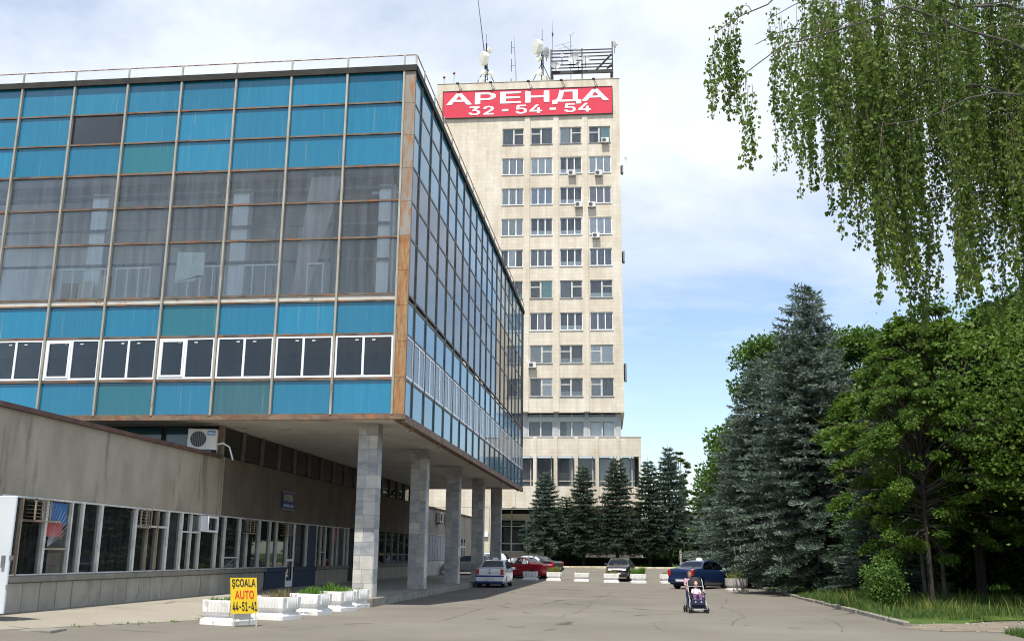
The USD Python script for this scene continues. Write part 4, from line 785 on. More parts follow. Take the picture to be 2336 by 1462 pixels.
# ------------------------------------------------------------------ cars
for nm, c in dict(car_white=(.78, .80, .82), car_blue=(.006, .018, .062), car_red=(.36, .010, .020), car_black=(.012, .013, .017), car_silver=(.36, .37, .38), car_pale=(.45, .50, .58), car_green=(.035, .045, .045)).items():
    pbr(nm, c, tuple(.93*x for x in c), 2.0, rough=.28, coat=.8, spec=.5)
pbr('tyre', (.014, .014, .015), rough=.85); pbr('rim', (.35, .36, .38), rough=.35, metal=.8); pbr('lamp_red', (.42, .012, .012), rough=.15, coat=1.0); pbr('lamp_clear', (.62, .63, .64), rough=.1, coat=1.0)
pbr('trim_black', (.02, .02, .022), rough=.6); pbr('taxi_blue', (.01, .02, .20), rough=.35); pbr('plate', (.62, .62, .60), rough=.5); pbr('seat_dark', (.03, .03, .035), rough=.9)
SHAPE = {'sedan': dict(top=[(0, .86), (.08, .98), (.55, 1.02), (.95, 1.06), (1.55, 1.37), (2.1, 1.425), (2.7, 1.40), (3.0, 1.30), (3.55, .97), (4.2, .82), (4.38, .60)], belt=[(0, .84), (.6, .94), (2.5, .90), (3.6, .88), (4.3, .70)], gh=(.85, 1.62, 2.75, 3.62)),
         'hatch': dict(top=[(0, .80), (.05, 1.0), (.35, 1.36), (.9, 1.45), (1.9, 1.43), (2.25, 1.33), (2.85, 1.0), (3.5, .83), (3.75, .62)], belt=[(0, .80), (.4, .93), (2.2, .90), (2.9, .86), (3.7, .66)], gh=(.04, .45, 2.1, 2.95)),
         'wagon': dict(top=[(0, .82), (.06, 1.02), (.42, 1.42), (1.0, 1.48), (2.4, 1.45), (2.75, 1.34), (3.35, 1.0), (4.0, .84), (4.3, .62)], belt=[(0, .82), (.4, .95), (2.6, .92), (3.4, .88), (4.25, .68)], gh=(.05, .5, 2.6, 3.45))}
from scipy.interpolate import PchipInterpolator as PC
def make_car(label, paint, kind, loc, head, L=4.3, W=1.70, Hs=1.0, group='parked cars', rear=True, taxi=False, dark=False, stripe=None):
    """x across, y forward from the rear bumper; head = heading angle from +y towards +x"""
    S = SHAPE[kind]; L0 = S['top'][-1][0]; k = L/L0
    top = PC(*np.array(S['top']).T); belt = PC(*np.array(S['belt']).T); g0, g1, g2, g3 = S['gh']
    hw = PC([0, .12, .6, 2.0, L0-1.0, L0-.25, L0], [.72, .80, .845, .85, .83, .74, .60])
    green = PC([0, g0, g1, g2, g3, L0], [0, 0, 1, 1, 0, 0]) if g0 > .06 else PC([0, g1, g2, g3, L0], [.25, 1, 1, 0, 0])
    bot = PC([0, .1, .5, L0-.5, L0-.1, L0], [.34, .25, .20, .20, .22, .32])
    def sect(s):
        w, zt, zb, g, b0 = float(hw(s)), float(top(s))*Hs, float(min(belt(s), top(s)-.02))*Hs, float(green(s)), float(bot(s))
        w *= W/1.70; wr = w*(.93-.20*g); ze = zb+(zt-zb)*(.93 if g > .05 else .75)
        return np.array([(0, b0), (w*.86, b0), (w*.965, b0+.10), (w, b0+.30), (w*.995, zb-.10), (w*.955, zb), (wr, ze), (wr*.86, zt-.012), (wr*.45, zt), (0, zt+.004)])
    ss = np.unique(np.r_[np.linspace(0, L0, 44), g0, g1, g2, g3]); n = 10
    rings = []
    for s in ss:
        h = sect(s); full = np.vstack([h, (h[1:-1]*[-1, 1])[::-1]]); rings.append(np.c_[full[:, 0], np.full(len(full), s*k), full[:, 1]])
    m = len(rings[0]); v = np.vstack(rings+[[rings[0].mean(0)], [rings[-1].mean(0)]])
    f = [[i*m+j, i*m+(j+1) % m, (i+1)*m+(j+1) % m] for i in range(len(ss)-1) for j in range(m)]+[[i*m+j, (i+1)*m+(j+1) % m, (i+1)*m+j] for i in range(len(ss)-1) for j in range(m)]
    a, b = len(ss)*m, len(ss)*m+1
    f += [[a, (j+1) % m, j] for j in range(m)]+[[b, (len(ss)-1)*m+j, (len(ss)-1)*m+(j+1) % m] for j in range(m)]
    tm = trimesh.Trimesh(v, f, process=False)
    if tm.volume < 0: tm.invert()
    body = manifold3d.Manifold(manifold3d.Mesh(np.asarray(tm.vertices, np.float32), np.asarray(tm.faces, np.uint32)))
    ax = [.78*k, (L0-.80)*k]
    for y in ax:
        for sx in (-1, 1): body = body - manifold3d.Manifold.cylinder(.36, .345, .345, 24).rotate((0, 90, 0)).translate((sx*.68*W/1.7-(.0 if sx > 0 else .36)+(-.0), y, .30))
    t = thing('parked_car', label, 'car', loc, -head, group)
    vv, ff, _ = meshkit.arrays(body); part(t, 'body', MB().add(vv, ff), paint, smooth=32)
    gl = lambda mb, nm: part(t, nm, mb, 'car_glass')
    def side_pt(s, q, sx): h = sect(s); p = h[5]+(h[6]-h[5])*q; return np.array([sx*(p[0]+.006), s*k, p[1]])
    spans = [(g1-.45 if kind == 'sedan' else g1+.02, (g1+g2)/2-.06), ((g1+g2)/2+.02, g2+.42)]
    if kind == 'wagon': spans = [(g1+.02, g1+.72), (g1+.82, g1+1.5), (g1+1.58, g2+.4)]
    for sx in (-1, 1):
        for s0, s1 in spans:
            st = np.linspace(s0, s1, 9); mb = MB()
            for i in range(8): mb.quad(side_pt(st[i], .10, sx), side_pt(st[i+1], .10, sx), side_pt(st[i+1], .92, sx), side_pt(st[i], .92, sx))
            gl(mb, 'side_window')
    def top_pt(s, q): h = sect(s); x = q*h[7][0]*.97; return np.array([x, s*k, h[8][1]+.010-.012*q*q])
    for nm, s0, s1 in (('rear_window', g0+.12, g1-.05), ('windscreen', g2+.06, g3-.06)):
        if nm == 'rear_window' and kind != 'sedan': s0, s1 = .07, g1-.08
        st = np.linspace(s0, s1, 7); qs = np.linspace(-1, 1, 7); mb = MB()
        for i in range(6):
            for j in range(6): mb.quad(top_pt(st[i], qs[j]), top_pt(st[i], qs[j+1]), top_pt(st[i+1], qs[j+1]), top_pt(st[i+1], qs[j]))
        gl(mb, nm)
    w_ = .80*W/1.7; zc = .66*Hs
    for sx in (-1, 1):
        x0, x1 = sorted((sx*(w_-.02), sx*(w_-.20)))
        part(t, 'tail_lamp', MB().bbox(x0, x1, -.015, .16, zc, zc+.30, .02), 'lamp_red')
        x0, x1 = sorted((sx*.36, sx*.62)); part(t, 'headlight', MB().bbox(x0*W/1.7, x1*W/1.7, L-.26, L-.01, .56, .70, .02), 'lamp_clear')
        p = side_pt(g2+.45, .12, sx); x0, x1 = sorted((p[0], p[0]+sx*.2)); part(t, 'mirror', MB().bbox(x0, x1, p[1]-.05, p[1]+.07, p[2]-.02, p[2]+.13, .02), paint)
        for y in ax:
            wx = sx*.76*W/1.7
            wl = part(t, 'wheel', MB().disc((wx, y, .305), (sx, 0, 0), .305, .19, 22), 'tyre'); part(wl, 'rim', MB().disc((wx+sx*.012, y, .305), (sx, 0, 0), .20, .04, 16), 'rim')
        for s0 in (spans[-1][0]+.1, spans[-2][0]+.15): p = side_pt(s0, 0, sx); x0, x1 = sorted((p[0]-.02*sx, p[0]+.025*sx)); part(t, 'door_handle', MB().box(x0, x1, p[1], p[1]+.17, p[2]-.14, p[2]-.10), 'trim_black')
    part(t, 'rear_bumper', MB().bbox(-w_*.95, w_*.95, -.05, .12, .33, .56, .03), stripe or paint); part(t, 'front_bumper', MB().bbox(-.60*W/1.7, .60*W/1.7, L-.10, L+.05, .28, .50, .04), paint if not dark else 'trim_black')
    part(t, 'rear_plate', MB().box(-.26, .26, -.066, -.052, .40, .51), 'plate'); part(t, 'front_plate', MB().box(-.26, .26, L+.052, L+.066, .36, .47), 'plate')
    part(t, 'grille', MB().bbox(-.36, .36, L-.09, L+.012, .56, .66, .015), 'trim_black')
    part(t, 'underside', MB().box(-.62, .62, .35, L-.35, .16, .26), 'trim_black')
    st = MB()
    for sx in (-.36, .36):
        for y in (g1+.55, g2-.1): st.bbox(sx-.22, sx+.22, y*k-.06, y*k+.06, .5, 1.12*Hs, .03)
    part(t, 'seats', st, 'seat_dark')
    if taxi:
        z = float(top(2.1))*Hs
        part(t, 'taxi_sign', MB().add([(-.19, 2.0*k, z-.02), (.19, 2.0*k, z-.02), (.19, 2.0*k+.14, z-.02), (-.19, 2.0*k+.14, z-.02), (-.12, 2.0*k+.04, z+.13), (.12, 2.0*k+.04, z+.13), (.12, 2.0*k+.10, z+.13), (-.12, 2.0*k+.10, z+.13)], [[0, 3, 2, 1], [4, 5, 6, 7], [0, 1, 5, 4], [1, 2, 6, 5], [2, 3, 7, 6], [3, 0, 4, 7]]), 'letter_white')
    return t
g = lambda x, y: (x, y, float(gh(x, y)))
c = make_car('white taxi sedan with blue bumper stripe seen from behind beside the columns', 'car_white', 'sedan', g(-7.52, 54.2), .02, 4.15, 1.64, 1.0, taxi=True)
part(c, 'blue_stripe', MB().bbox(-.77, .77, -.058, .05, .565, .635, .01), 'taxi_blue'); part(c, 'lower_stripe', MB().bbox(-.75, .75, -.04, .08, .24, .325, .02), 'taxi_blue')
part(c, 'badge', MB().box(-.05, .05, -.012, .01, .90, .96), 'rim'); part(c, 'boot_lock', MB().box(-.05, .05, -.012, .01, .72, .79), 'trim_black')
c = make_car('dark blue sedan with roof sign seen from behind at right, child and stroller before it', 'car_blue', 'sedan', g(2.62, 56.2), .60, 4.25, 1.74, 1.07, taxi=True)
make_car('dark red sedan seen from its left side behind the white taxi', 'car_red', 'sedan', g(-6.0, 73.6), -1.08, 4.45, 1.72, 1.05)
make_car('dark grey sedan mostly hidden behind the red car', 'car_green', 'sedan', g(-5.5, 77.4), -1.08, 4.5, 1.74, 1.03)
make_car('black sedan facing the camera between two white tubs', 'car_black', 'sedan', g(-.55, 74.6), math.pi+.10, 4.4, 1.72, 1.03, dark=True)
make_car('silver hatchback seen from its left side behind the third and fourth columns', 'car_silver', 'hatch', g(-10.5, 77.2), -1.5, 3.85, 1.68, 1.0)
make_car('pale blue estate car behind the silver hatchback', 'car_pale', 'wagon', g(-10.2, 85.4), -1.45, 4.3, 1.72, 1.06)
make_car('dark car standing in the deep shade of the spruces', 'car_blue', 'hatch', g(7.6, 66.0), math.pi, 3.9, 1.68, 1.0)

# ------------------------------------------------------------------ people and the stroller
def chain_body(bones, refine=.02, smooth=8):
    m = manifold3d.Manifold()
    for (p, r0), (q, r1) in bones:
        a = manifold3d.Manifold.sphere(r0, 16).translate(tuple(map(float, p))); b = manifold3d.Manifold.sphere(r1, 16).translate(tuple(map(float, q)))
        m = m + manifold3d.Manifold.batch_hull([a, b])
    m = m.refine_to_length(refine); v, f, _ = meshkit.arrays(m); t = trimesh.Trimesh(v, f); trimesh.smoothing.filter_taubin(t, iterations=smooth); return t
pbr('skin', (.50, .31, .22), rough=.55); pbr('hair_brown', (.10, .05, .025), (.14, .07, .035), 8, rough=.6)
for nm, cc in dict(cloth_pink=(.52, .22, .32), cloth_lilac=(.36, .16, .42), cloth_pale=(.62, .50, .55), cloth_red=(.48, .05, .05), cloth_yellow=(.62, .50, .08), cloth_dark=(.03, .03, .045), cloth_jeans=(.06, .09, .16), cloth_white=(.62, .62, .60), stroller_navy=(.018, .018, .055), stroller_black=(.012, .012, .014), alu=(.42, .42, .44)).items(): pbr(nm, cc, tuple(.8*x for x in cc), 9, rough=.8)
def person(label, loc, rot, H, top, legs, arms='down', hair='hair_brown', bend=0.0, group=None, head_turn=0.0):
    """standing figure facing -y"""
    s = H/1.72; t = thing('person', label, 'person', loc, rot, group)
    P = lambda x, y, z: np.array([x, y, z])*s
    def up_(p):   # bends the upper body forward about the hip
        q = np.array(p)-P(0, 0, .92); ca, sa = math.cos(bend), math.sin(bend); return np.array([q[0], q[1]*ca-q[2]*sa, q[1]*sa+q[2]*ca])+P(0, 0, .92)
    R = lambda r: r*s
    hd = up_(P(0, -.02, 1.57)); bones = []
    for sx in (-1, 1):
        hip, knee, ank = P(sx*.09, 0, .90), P(sx*.10, -.02, .48), P(sx*.10, .02, .08)
        bones += [((hip, R(.095)), (knee, R(.062))), ((knee, R(.060)), (ank, R(.042))), ((ank, R(.042)), (P(sx*.11, -.13, .035), R(.034)))]
        sh = up_(P(sx*.175, 0, 1.38))
        el, wr = (up_(P(sx*.22, .03, 1.10)), up_(P(sx*.22, -.05, .84))) if arms == 'down' else (up_(P(sx*.24, -.12, 1.16)), up_(P(sx*.17, -.38, 1.12)))
        bones += [((sh, R(.055)), (el, R(.042))), ((el, R(.040)), (wr, R(.029)))]
        d = (wr-el)/np.linalg.norm(wr-el)
        bones += [((wr, R(.030)), (wr+d*R(.07), R(.033)))]
        for kf in range(4): o = np.array([(kf-1.5)*R(.018), 0, 0]); bones.append(((wr+d*R(.08)+o, R(.010)), (wr+d*R(.15-.008*abs(kf-1.2))+o+[0, -R(.015), 0], R(.008))))
        bones.append(((wr+d*R(.04), R(.012)), (wr+d*R(.085)+[-sx*R(.045), -R(.02), 0], R(.010))))
    bones += [((up_(P(-.07, 0, .95)), R(.115)), (up_(P(.07, 0, .95)), R(.115))), ((up_(P(0, 0, .95)), R(.125)), (up_(P(0, 0, 1.18)), R(.115))), ((up_(P(-.08, 0, 1.30)), R(.105)), (up_(P(.08, 0, 1.30)), R(.105))), ((up_(P(0, 0, 1.15)), R(.115)), (up_(P(0, 0, 1.32)), R(.125))), ((up_(P(0, 0, 1.38)), R(.055)), (hd, R(.052))), ((hd, R(.085)), (hd+P(0, -.015, .07), R(.092))), ((hd+P(0, -.02, -.05), R(.055)), (hd+P(0, 0, .03), R(.08))), ((hd+P(0, -.09, .015), R(.018)), (hd+P(0, -.105, -.005), R(.013))), ((hd+P(-.088, 0, .015), R(.018)), (hd+P(-.092, .01, .035), R(.016))), ((hd+P(.088, 0, .015), R(.018)), (hd+P(.092, .01, .035), R(.016)))]
    part(t, 'body', chain_body(bones, R(.022), 4), 'skin', True)
    cl = [((up_(P(-.08, 0, .96)), R(.128)), (up_(P(.08, 0, .96)), R(.128))), ((up_(P(0, 0, .95)), R(.138)), (up_(P(0, 0, 1.2)), R(.13))), ((up_(P(-.09, 0, 1.31)), R(.115)), (up_(P(.09, 0, 1.31)), R(.115))), ((up_(P(0, 0, 1.15)), R(.13)), (up_(P(0, 0, 1.33)), R(.137)))]
    for sx in (-1, 1): sh = up_(P(sx*.175, 0, 1.38)); el = up_(P(sx*.22, .03, 1.10)) if arms == 'down' else up_(P(sx*.24, -.12, 1.16)); cl.append(((sh, R(.066)), (sh+(el-sh)*.8, R(.056))))
    part(t, 'shirt', chain_body(cl, R(.025), 5), top, True)
    tr = []
    for sx in (-1, 1): hip, knee, ank = P(sx*.09, 0, .90), P(sx*.10, -.02, .48), P(sx*.10, .02, .12); tr += [((hip, R(.107)), (knee, R(.073))), ((knee, R(.071)), (ank, R(.058)))]
    part(t, 'trousers', chain_body(tr+[((P(-.07, 0, .93), R(.12)), (P(.07, 0, .93), R(.12)))], R(.025), 5), legs, True)
    hv = chain_body([((hd+P(-.045, -.052, .112), R(.046)), (hd+P(.045, -.052, .112), R(.046))), ((hd+P(-.082, -.02, .06), R(.035)), (hd+P(-.078, .02, -.03), R(.035))), ((hd+P(.082, -.02, .06), R(.035)), (hd+P(.078, .02, -.03), R(.035))), ((hd+P(0, .03, .06), R(.10)), (hd+P(0, .02, .09), R(.095))), ((hd+P(-.06, .045, .0), R(.055)), (hd+P(.06, .045, .0), R(.055))), ((hd+P(0, .06, -.06), R(.05)), (hd+P(0, .05, .06), R(.09)))], R(.02), 4)
    part(t, 'hair', hv, hair, True)
    for sx in (-1, 1): part(t, 'eye', trimesh.creation.icosphere(1, R(.011)).apply_translation(hd+P(sx*.033, -.094, .035)), 'trim_black')
    part(t, 'mouth', MB().box(*(hd[0]+R(.022)*np.array([-1, 1])), hd[1]-R(.088), hd[1]-R(.06), hd[2]-R(.05), hd[2]-R(.042)), 'cloth_red')
    return t
# the stroller, facing the camera
ST = (2.03, 33.0, 0.0); sr = .12
st = thing('stroller', 'dark blue pushchair with white piping and white frame facing the camera', 'stroller', ST, sr)
for sx in (-1, 1):
    for y, r_, o in ((-.30, .095, 0), (.26, .115, .06)):
        x = sx*(.27+o)
        for dx in (-.035, .035): w = part(st, 'wheel', MB().disc((x+dx, y, r_), (sx, 0, 0), r_, .03, 18), 'tyre'); part(w, 'rim', MB().disc((x+dx+sx*.006, y, r_), (sx, 0, 0), r_*.62, .02, 12), 'rim')
    part(st, 'frame_tube', MB().tube([(sx*.27, -.30, .12), (sx*.25, -.12, .42), (sx*.24, .14, .78), (sx*.24, .36, 1.02)], .012, 8), 'alu')
    part(st, 'frame_tube', MB().tube([(sx*.31, .26, .12), (sx*.24, -.02, .55)], .011, 8), 'stroller_navy')
    part(st, 'arm_rest', MB().tube([(sx*.235, .16, .62), (sx*.235, -.2, .58)], .022, 8), 'stroller_navy')
part(st, 'handle', MB().tube([(-.24, .36, 1.02), (-.2, .41, 1.05), (.2, .41, 1.05), (.24, .36, 1.02)], .022, 8), 'stroller_black')
part(st, 'axle', MB().tube([(-.27, -.30, .12), (.27, -.30, .12)], .012, 6).tube([(-.3, .26, .12), (.3, .26, .12)], .012, 6), 'alu')
part(st, 'seat', MB().bbox(-.21, .21, -.20, .18, .40, .47, .02).add([(-.21, .14, .44), (.21, .14, .44), (.21, .30, .98), (-.21, .30, .98), (-.21, .18, .44), (.21, .18, .44), (.21, .34, .98), (-.21, .34, .98)], [[0, 1, 2, 3], [5, 4, 7, 6], [1, 5, 6, 2], [4, 0, 3, 7], [3, 2, 6, 7]]), 'stroller_black')
part(st, 'front_bar', MB().tube([(-.235, -.2, .58), (-.2, -.26, .56), (.2, -.26, .56), (.235, -.2, .58)], .014, 8), 'stroller_black')
part(st, 'footrest', MB().bbox(-.2, .2, -.30, -.18, .24, .42, .02), 'stroller_navy'); part(st, 'basket', MB().bbox(-.22, .22, -.16, .24, .15, .30, .04), 'stroller_navy')
hood = MB(); cen = np.array([0, .26, .75])
for i in range(6):
    for j in range(10):
        def hp(i, j): a = .15+i/6*1.75; b = math.pi*j/10; r_ = .34; return cen+np.array([-.255*math.cos(b), -r_*math.sin(a-.35)*.9*math.sin(b)*.9+.05, r_*math.cos(a-.5)*math.sin(b)+.0])
        hood.quad(hp(i, j), hp(i, j+1), hp(i+1, j+1), hp(i+1, j))
part(st, 'hood', hood, 'stroller_black', True)
part(st, 'hood_piping', MB().tube([hp(6, j) for j in range(11)], .010, 6), 'alu')
# toddler sitting in the pushchair
ca, sa = math.cos(sr), math.sin(sr)
tod = thing('person', 'small child in pink and lilac sitting in the pushchair', 'person', ST, sr)
bn_ = [(((-.05, .06, .53), .07), ((.05, .06, .53), .07)), (((0, .06, .54), .085), ((0, .13, .70), .075)), (((0, .14, .74), .035), ((0, .12, .80), .04)), (((0, .11, .83), .075), ((0, .10, .87), .075)), (((0, .03, .825), .014), ((0, .02, .82), .011))]
for sx in (-1, 1): bn_ += [(((sx*.06, .04, .52), .05), ((sx*.09, -.17, .54), .04)), (((sx*.09, -.17, .54), .038), ((sx*.09, -.22, .36), .028)), (((sx*.09, -.22, .36), .028), ((sx*.09, -.28, .345), .025)), (((sx*.09, .13, .70), .035), ((sx*.14, .02, .60), .027)), (((sx*.14, .02, .60), .026), ((sx*.09, -.08, .58), .02)), (((sx*.09, -.08, .58), .02), ((sx*.075, -.115, .585), .018))]
part(tod, 'body', chain_body(bn_, .016, 4), 'skin', True)
part(tod, 'shirt', chain_body([(((0, .06, .56), .092), ((0, .13, .70), .083))]+[(((sx*.09, .13, .70), .042), ((sx*.13, .04, .62), .035)) for sx in (-1, 1)], .018, 4), 'cloth_pale', True)
part(tod, 'trousers', chain_body([b for sx in (-1, 1) for b in [(((sx*.06, .04, .52), .062), ((sx*.09, -.17, .54), .052)), (((sx*.09, -.17, .54), .05), ((sx*.09, -.215, .38), .04))]], .018, 4), 'cloth_lilac', True)
part(tod, 'hat', chain_body([(((0, .115, .88), .078), ((0, .11, .90), .072))], .02, 3), 'cloth_pink', True)
for sx in (-1, 1): part(tod, 'shoe', chain_body([(((sx*.09, -.21, .345), .034), ((sx*.09, -.285, .335), .03))], .02, 3), 'cloth_pale', True)
for sx in (-1, 1): part(tod, 'eye', trimesh.creation.icosphere(1, .009).apply_translation((sx*.028, .035, .855)), 'trim_black')
hx, hy = -.09, .66
person('brown-haired child in pink pushing the pushchair, seen over its hood', (ST[0]+hx*ca-hy*sa, ST[1]+hx*sa+hy*ca, 0), sr, 1.24, 'cloth_pink', 'cloth_jeans', 'push')
person('distant person in a red shirt bending beside the far trees', g(6.1, 108.0), .9, 1.5, 'cloth_red', 'cloth_white', 'down', 'cloth_dark', .9)
person('distant person in yellow behind the one in red', g(6.9, 110.0), .3, 1.65, 'cloth_yellow', 'cloth_dark', 'down')
# ------------------------------------------------------------------ trees
def leafmat(name, c1, c2, tr=.3, rough=.55, scale=.9, vary=0.0):
    pbr(name, c1, c2, scale, rough=rough, translucent=tr, spec=.25, ramp=(.36, .62), vary=vary)
leafmat('needles_blue', (.078, .116, .086), (.158, .20, .160), .14)
leafmat('needles_green', (.026, .052, .024), (.055, .095, .042), .08)
leafmat('needles_mid', (.048, .078, .058), (.10, .138, .102), .12)
leafmat('needles_front', (.034, .058, .036), (.075, .105, .062), .12)
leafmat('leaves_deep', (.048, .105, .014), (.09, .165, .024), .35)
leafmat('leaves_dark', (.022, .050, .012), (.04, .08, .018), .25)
leafmat('leaves_lime', (.050, .110, .013), (.108, .175, .022), .38)
leafmat('leaves_birch', (.070, .125, .018), (.135, .20, .035), .48)
leafmat('leaves_far_birch', (.10, .145, .05), (.16, .20, .085), .4)
leafmat('leaves_bush', (.055, .12, .018), (.09, .17, .03), .3)
pbr('bark', (.042, .034, .026), (.024, .019, .015), 7, (1, 1, .3), .95, bump=.6)
pbr('bark_grey', (.12, .11, .09), (.06, .055, .045), 7, (1, 1, .3), .95, bump=.6)
pbr('birch_bark', (.48, .45, .40), (.30, .28, .25), 5, (1, 1, 2.2), .8, c3=(.05, .045, .04), scale3=3.0, stretch3=(1, 1, 4), ramp3=(.58, .64))
pbr('dirt', (.20, .165, .12), (.13, .11, .085), 1.6, rough=.95, bump=.8, bscale=14)
pbr('twig', (.16, .115, .085), (.10, .075, .055), 5, rough=.8)

def spruce_crown(H, R, seed, z0=.6, gap=.34, droop=.35, dens=1.0, twin=False, leaf=1.0):
    r = np.random.default_rng(seed); V = []; N = 0; br = MB()
    lev = [(z, 0.0, 0.0, 1.0) for z in np.arange(z0, H*.985, gap)]
    if twin: lev += [(z, .62, .1, .55) for z in np.arange(H*.84, H*.985, gap*.8)]
    segA, segB, wid = [], [], []
    for z, ox, oy, sc in lev:
        q = (z-z0)/(H-z0); L0 = R*(1-q)**.76*(.55+.45*min(1, q*6+.4))*sc+.14
        nb = int((9 if q < .8 else 6)*(1 if sc == 1 else .8)); off = r.uniform(0, 6.28)
        for b in range(nb):
            a = off+b*2*np.pi/nb+r.normal(0, .16); L = L0*r.uniform(.72, 1.16); zz = z+r.uniform(-.10, .10)
            t = np.linspace(0, 1, max(4, int(L/.16)+2)); d = np.array([math.cos(a), math.sin(a)])
            dr = droop*(1-q)**1.1
            pz = zz+L*(.16*t*(q*1.8+.25)-dr*t**1.35+.30*dr*np.maximum(0, t-.62)**1.4*2.2)
            P = np.c_[ox*q+d[0]*t*L, oy+d[1]*t*L, pz]
            if L > .5: br.tube(P[::max(1, len(P)//4)], [.028*(1-x*.8)*min(1, L/2)+.004 for x in t[::max(1, len(P)//4)]], 4, False)
            # twigs on both sides
            n = len(P)
            for i in range(1 if L < .8 else max(1, int(n*.18)), n):
                l = (.16+.34*L*(1-t[i])**.75*min(1, t[i]*3))*r.uniform(.7, 1.25); l = min(l, .75)
                for s in (-1, 1):
                    dd = np.array([d[0]*.72-s*d[1]*.72, d[1]*.72+s*d[0]*.72, r.uniform(-.30, .06)]); segA.append(P[i]); segB.append(P[i]+dd*l); wid.append(1)
                if r.random() < .55: segA.append(P[i]); segB.append(P[i]+[r.normal(0, .05), r.normal(0, .05), -r.uniform(.12, .38)*min(1, L)]); wid.append(1)
            segA.append(P[-2]); segB.append(P[-1]+(P[-1]-P[-2])*.8); wid.append(1)
    A, B = np.array(segA), np.array(segB); l = np.linalg.norm(B-A, axis=1)
    k = np.maximum(3, (l/.062*dens).astype(int)); idx = np.repeat(np.arange(len(A)), k)
    u = r.uniform(0, 1, len(idx)); c = A[idx]+(B-A)[idx]*u[:, None]; ax = (B-A)[idx]/(l[idx][:, None]+1e-9)
    rv = r.normal(0, 1, (len(idx), 3)); rv[:, 2] = np.abs(rv[:, 2])*.8; nd = ax*1.0+rv*.62; nd /= np.linalg.norm(nd, axis=1, keepdims=True)
    sd = np.cross(nd, r.normal(0, 1, (len(idx), 3))); sd /= np.linalg.norm(sd, axis=1, keepdims=True)+1e-9
    ln = r.uniform(.10, .20, len(idx))[:, None]*leaf; w = r.uniform(.018, .034, len(idx))[:, None]*leaf
    v = np.stack([c-sd*w, c+sd*w, c+nd*ln+sd*w*.4, c+nd*ln-sd*w*.4], 1).reshape(-1, 3); i = np.arange(len(idx))[:, None]*4
    return (v, np.vstack([i+[0, 1, 2], i+[0, 2, 3]])), br
def make_spruce(name, label, H, R, seed, mat, loc, rot=0.0, group=None, twin=False, z0=.6, dens=1.0, gap=.32, leaf=1.0):
    t = thing(name, label, 'spruce tree', loc, rot, group)
    (v, f), br = spruce_crown(H, R, seed, z0, dens=dens, twin=twin, gap=gap, leaf=leaf)
    part(t, 'crown', MB().add(v, f), mat)
    part(t, 'branches', br, 'bark')
    part(t, 'trunk', MB().tube([(0, 0, -.2), (.03, 0, H*.4), (0, 0, H*1.01)], [H*.016+.05, H*.010+.03, .015], 8), 'bark')
    return t

def make_broadleaf(name, label, H, R, seed, mat, loc, rot=0.0, cat='tree', group=None, base=.3, n=30000, leaf=.13, bark='bark', clumps=26, trunk=.16, ragged=0, narrow=1.0):
    t = thing(name, label, cat, loc, rot, group); r = np.random.default_rng(seed)
    cz0, cz1 = H*base, H; cs = []
    tr = MB(); tp = np.array([(0, 0, -.2), (r.normal(0, .08), r.normal(0, .08), H*.3), (r.normal(0, .2), r.normal(0, .2), H*.62), (r.normal(0, .2), r.normal(0, .2), H*.86)])
    tr.tube(tp, [trunk*1.25, trunk, trunk*.6, .03], 9)
    for i in range(clumps):
        q = r.uniform(0, 1)**.85; z = cz0+(cz1-cz0)*q; prof = math.sin(math.pi*min(.98, .14+.80*q))**.75*narrow
        a = r.uniform(0, 6.28) if i > 8 else i*.7; rad = R*prof*(r.uniform(.45, .86) if not ragged else r.uniform(.25, 1.12))
        c = np.array([rad*math.cos(a), rad*math.sin(a), z]); s = R*(r.uniform(.26, .42) if not ragged else r.uniform(.10, .21))*(.7+.3*prof); cs.append((c, s))
        p0 = tp[1]+(tp[3]-tp[1])*min(.95, max(0, q*.8-.05)); m = (p0+c)/2+[0, 0, .08*rad]
        tr.tube([p0, m, c], [trunk*.34, trunk*.2, .015], 5, False)
        for _ in range(3): e = c+r.normal(0, s*.5, 3); tr.tube([m+(c-m)*.5, (c+e)/2, e], [trunk*.1, .02, .008], 4, False)
    part(t, 'trunk', tr, bark)
    w = np.array([s**2 for _, s in cs]); pick = r.choice(len(cs), n, p=w/w.sum())
    C = np.array([c for c, _ in cs])[pick]; S = np.array([s for _, s in cs])[pick]; zf = .78 if not ragged else .34
    d = r.normal(0, 1, (n, 3)); d /= np.linalg.norm(d, axis=1, keepdims=True)
    rad = r.uniform(0, 1, n)**.45*(.72+.5*meshkit.noise(d*2.3+pick[:, None]*3.1, seed)); P = C+d*(S*rad)[:, None]*[1, 1, zf]; P[:, 2] -= ragged*.35*np.maximum(0, np.hypot(P[:, 0]-C[:, 0]*.6, P[:, 1]-C[:, 1]*.6)-R*.25)
    add_leaves(t, P, leaf, r, mat, None if ragged else d, flat=bool(ragged))
    return t
def add_leaves(t, P, leaf, r, mat, d=None, name='crown', hang=False, flat=False):
    n = len(P); a = r.normal(0, 1, (n, 3))
    if flat: a[:, 2] = a[:, 2]*.35-.35
    if hang: a = a*.5+[0, 0, -1.0]
    elif d is not None: a = a+d*.6
    a /= np.linalg.norm(a, axis=1, keepdims=True)
    s = np.cross(a, r.normal(0, .6 if flat else 1, (n, 3))+[0, 0, 1.2 if flat else 0]); s /= np.linalg.norm(s, axis=1, keepdims=True)+1e-9
    L = leaf*r.uniform(.5, 1.45, n)[:, None]; W = L*r.uniform(.33, .48, n)[:, None]; nrm = np.cross(a, s)*L*.12
    v = np.stack([P, P+a*L*.45+s*W+nrm, P+a*L, P+a*L*.45-s*W+nrm], 1).reshape(-1, 3); i = np.arange(n)[:, None]*4
    return part(t, name, MB().add(v, np.vstack([i+[0, 1, 2], i+[0, 2, 3]])), mat)

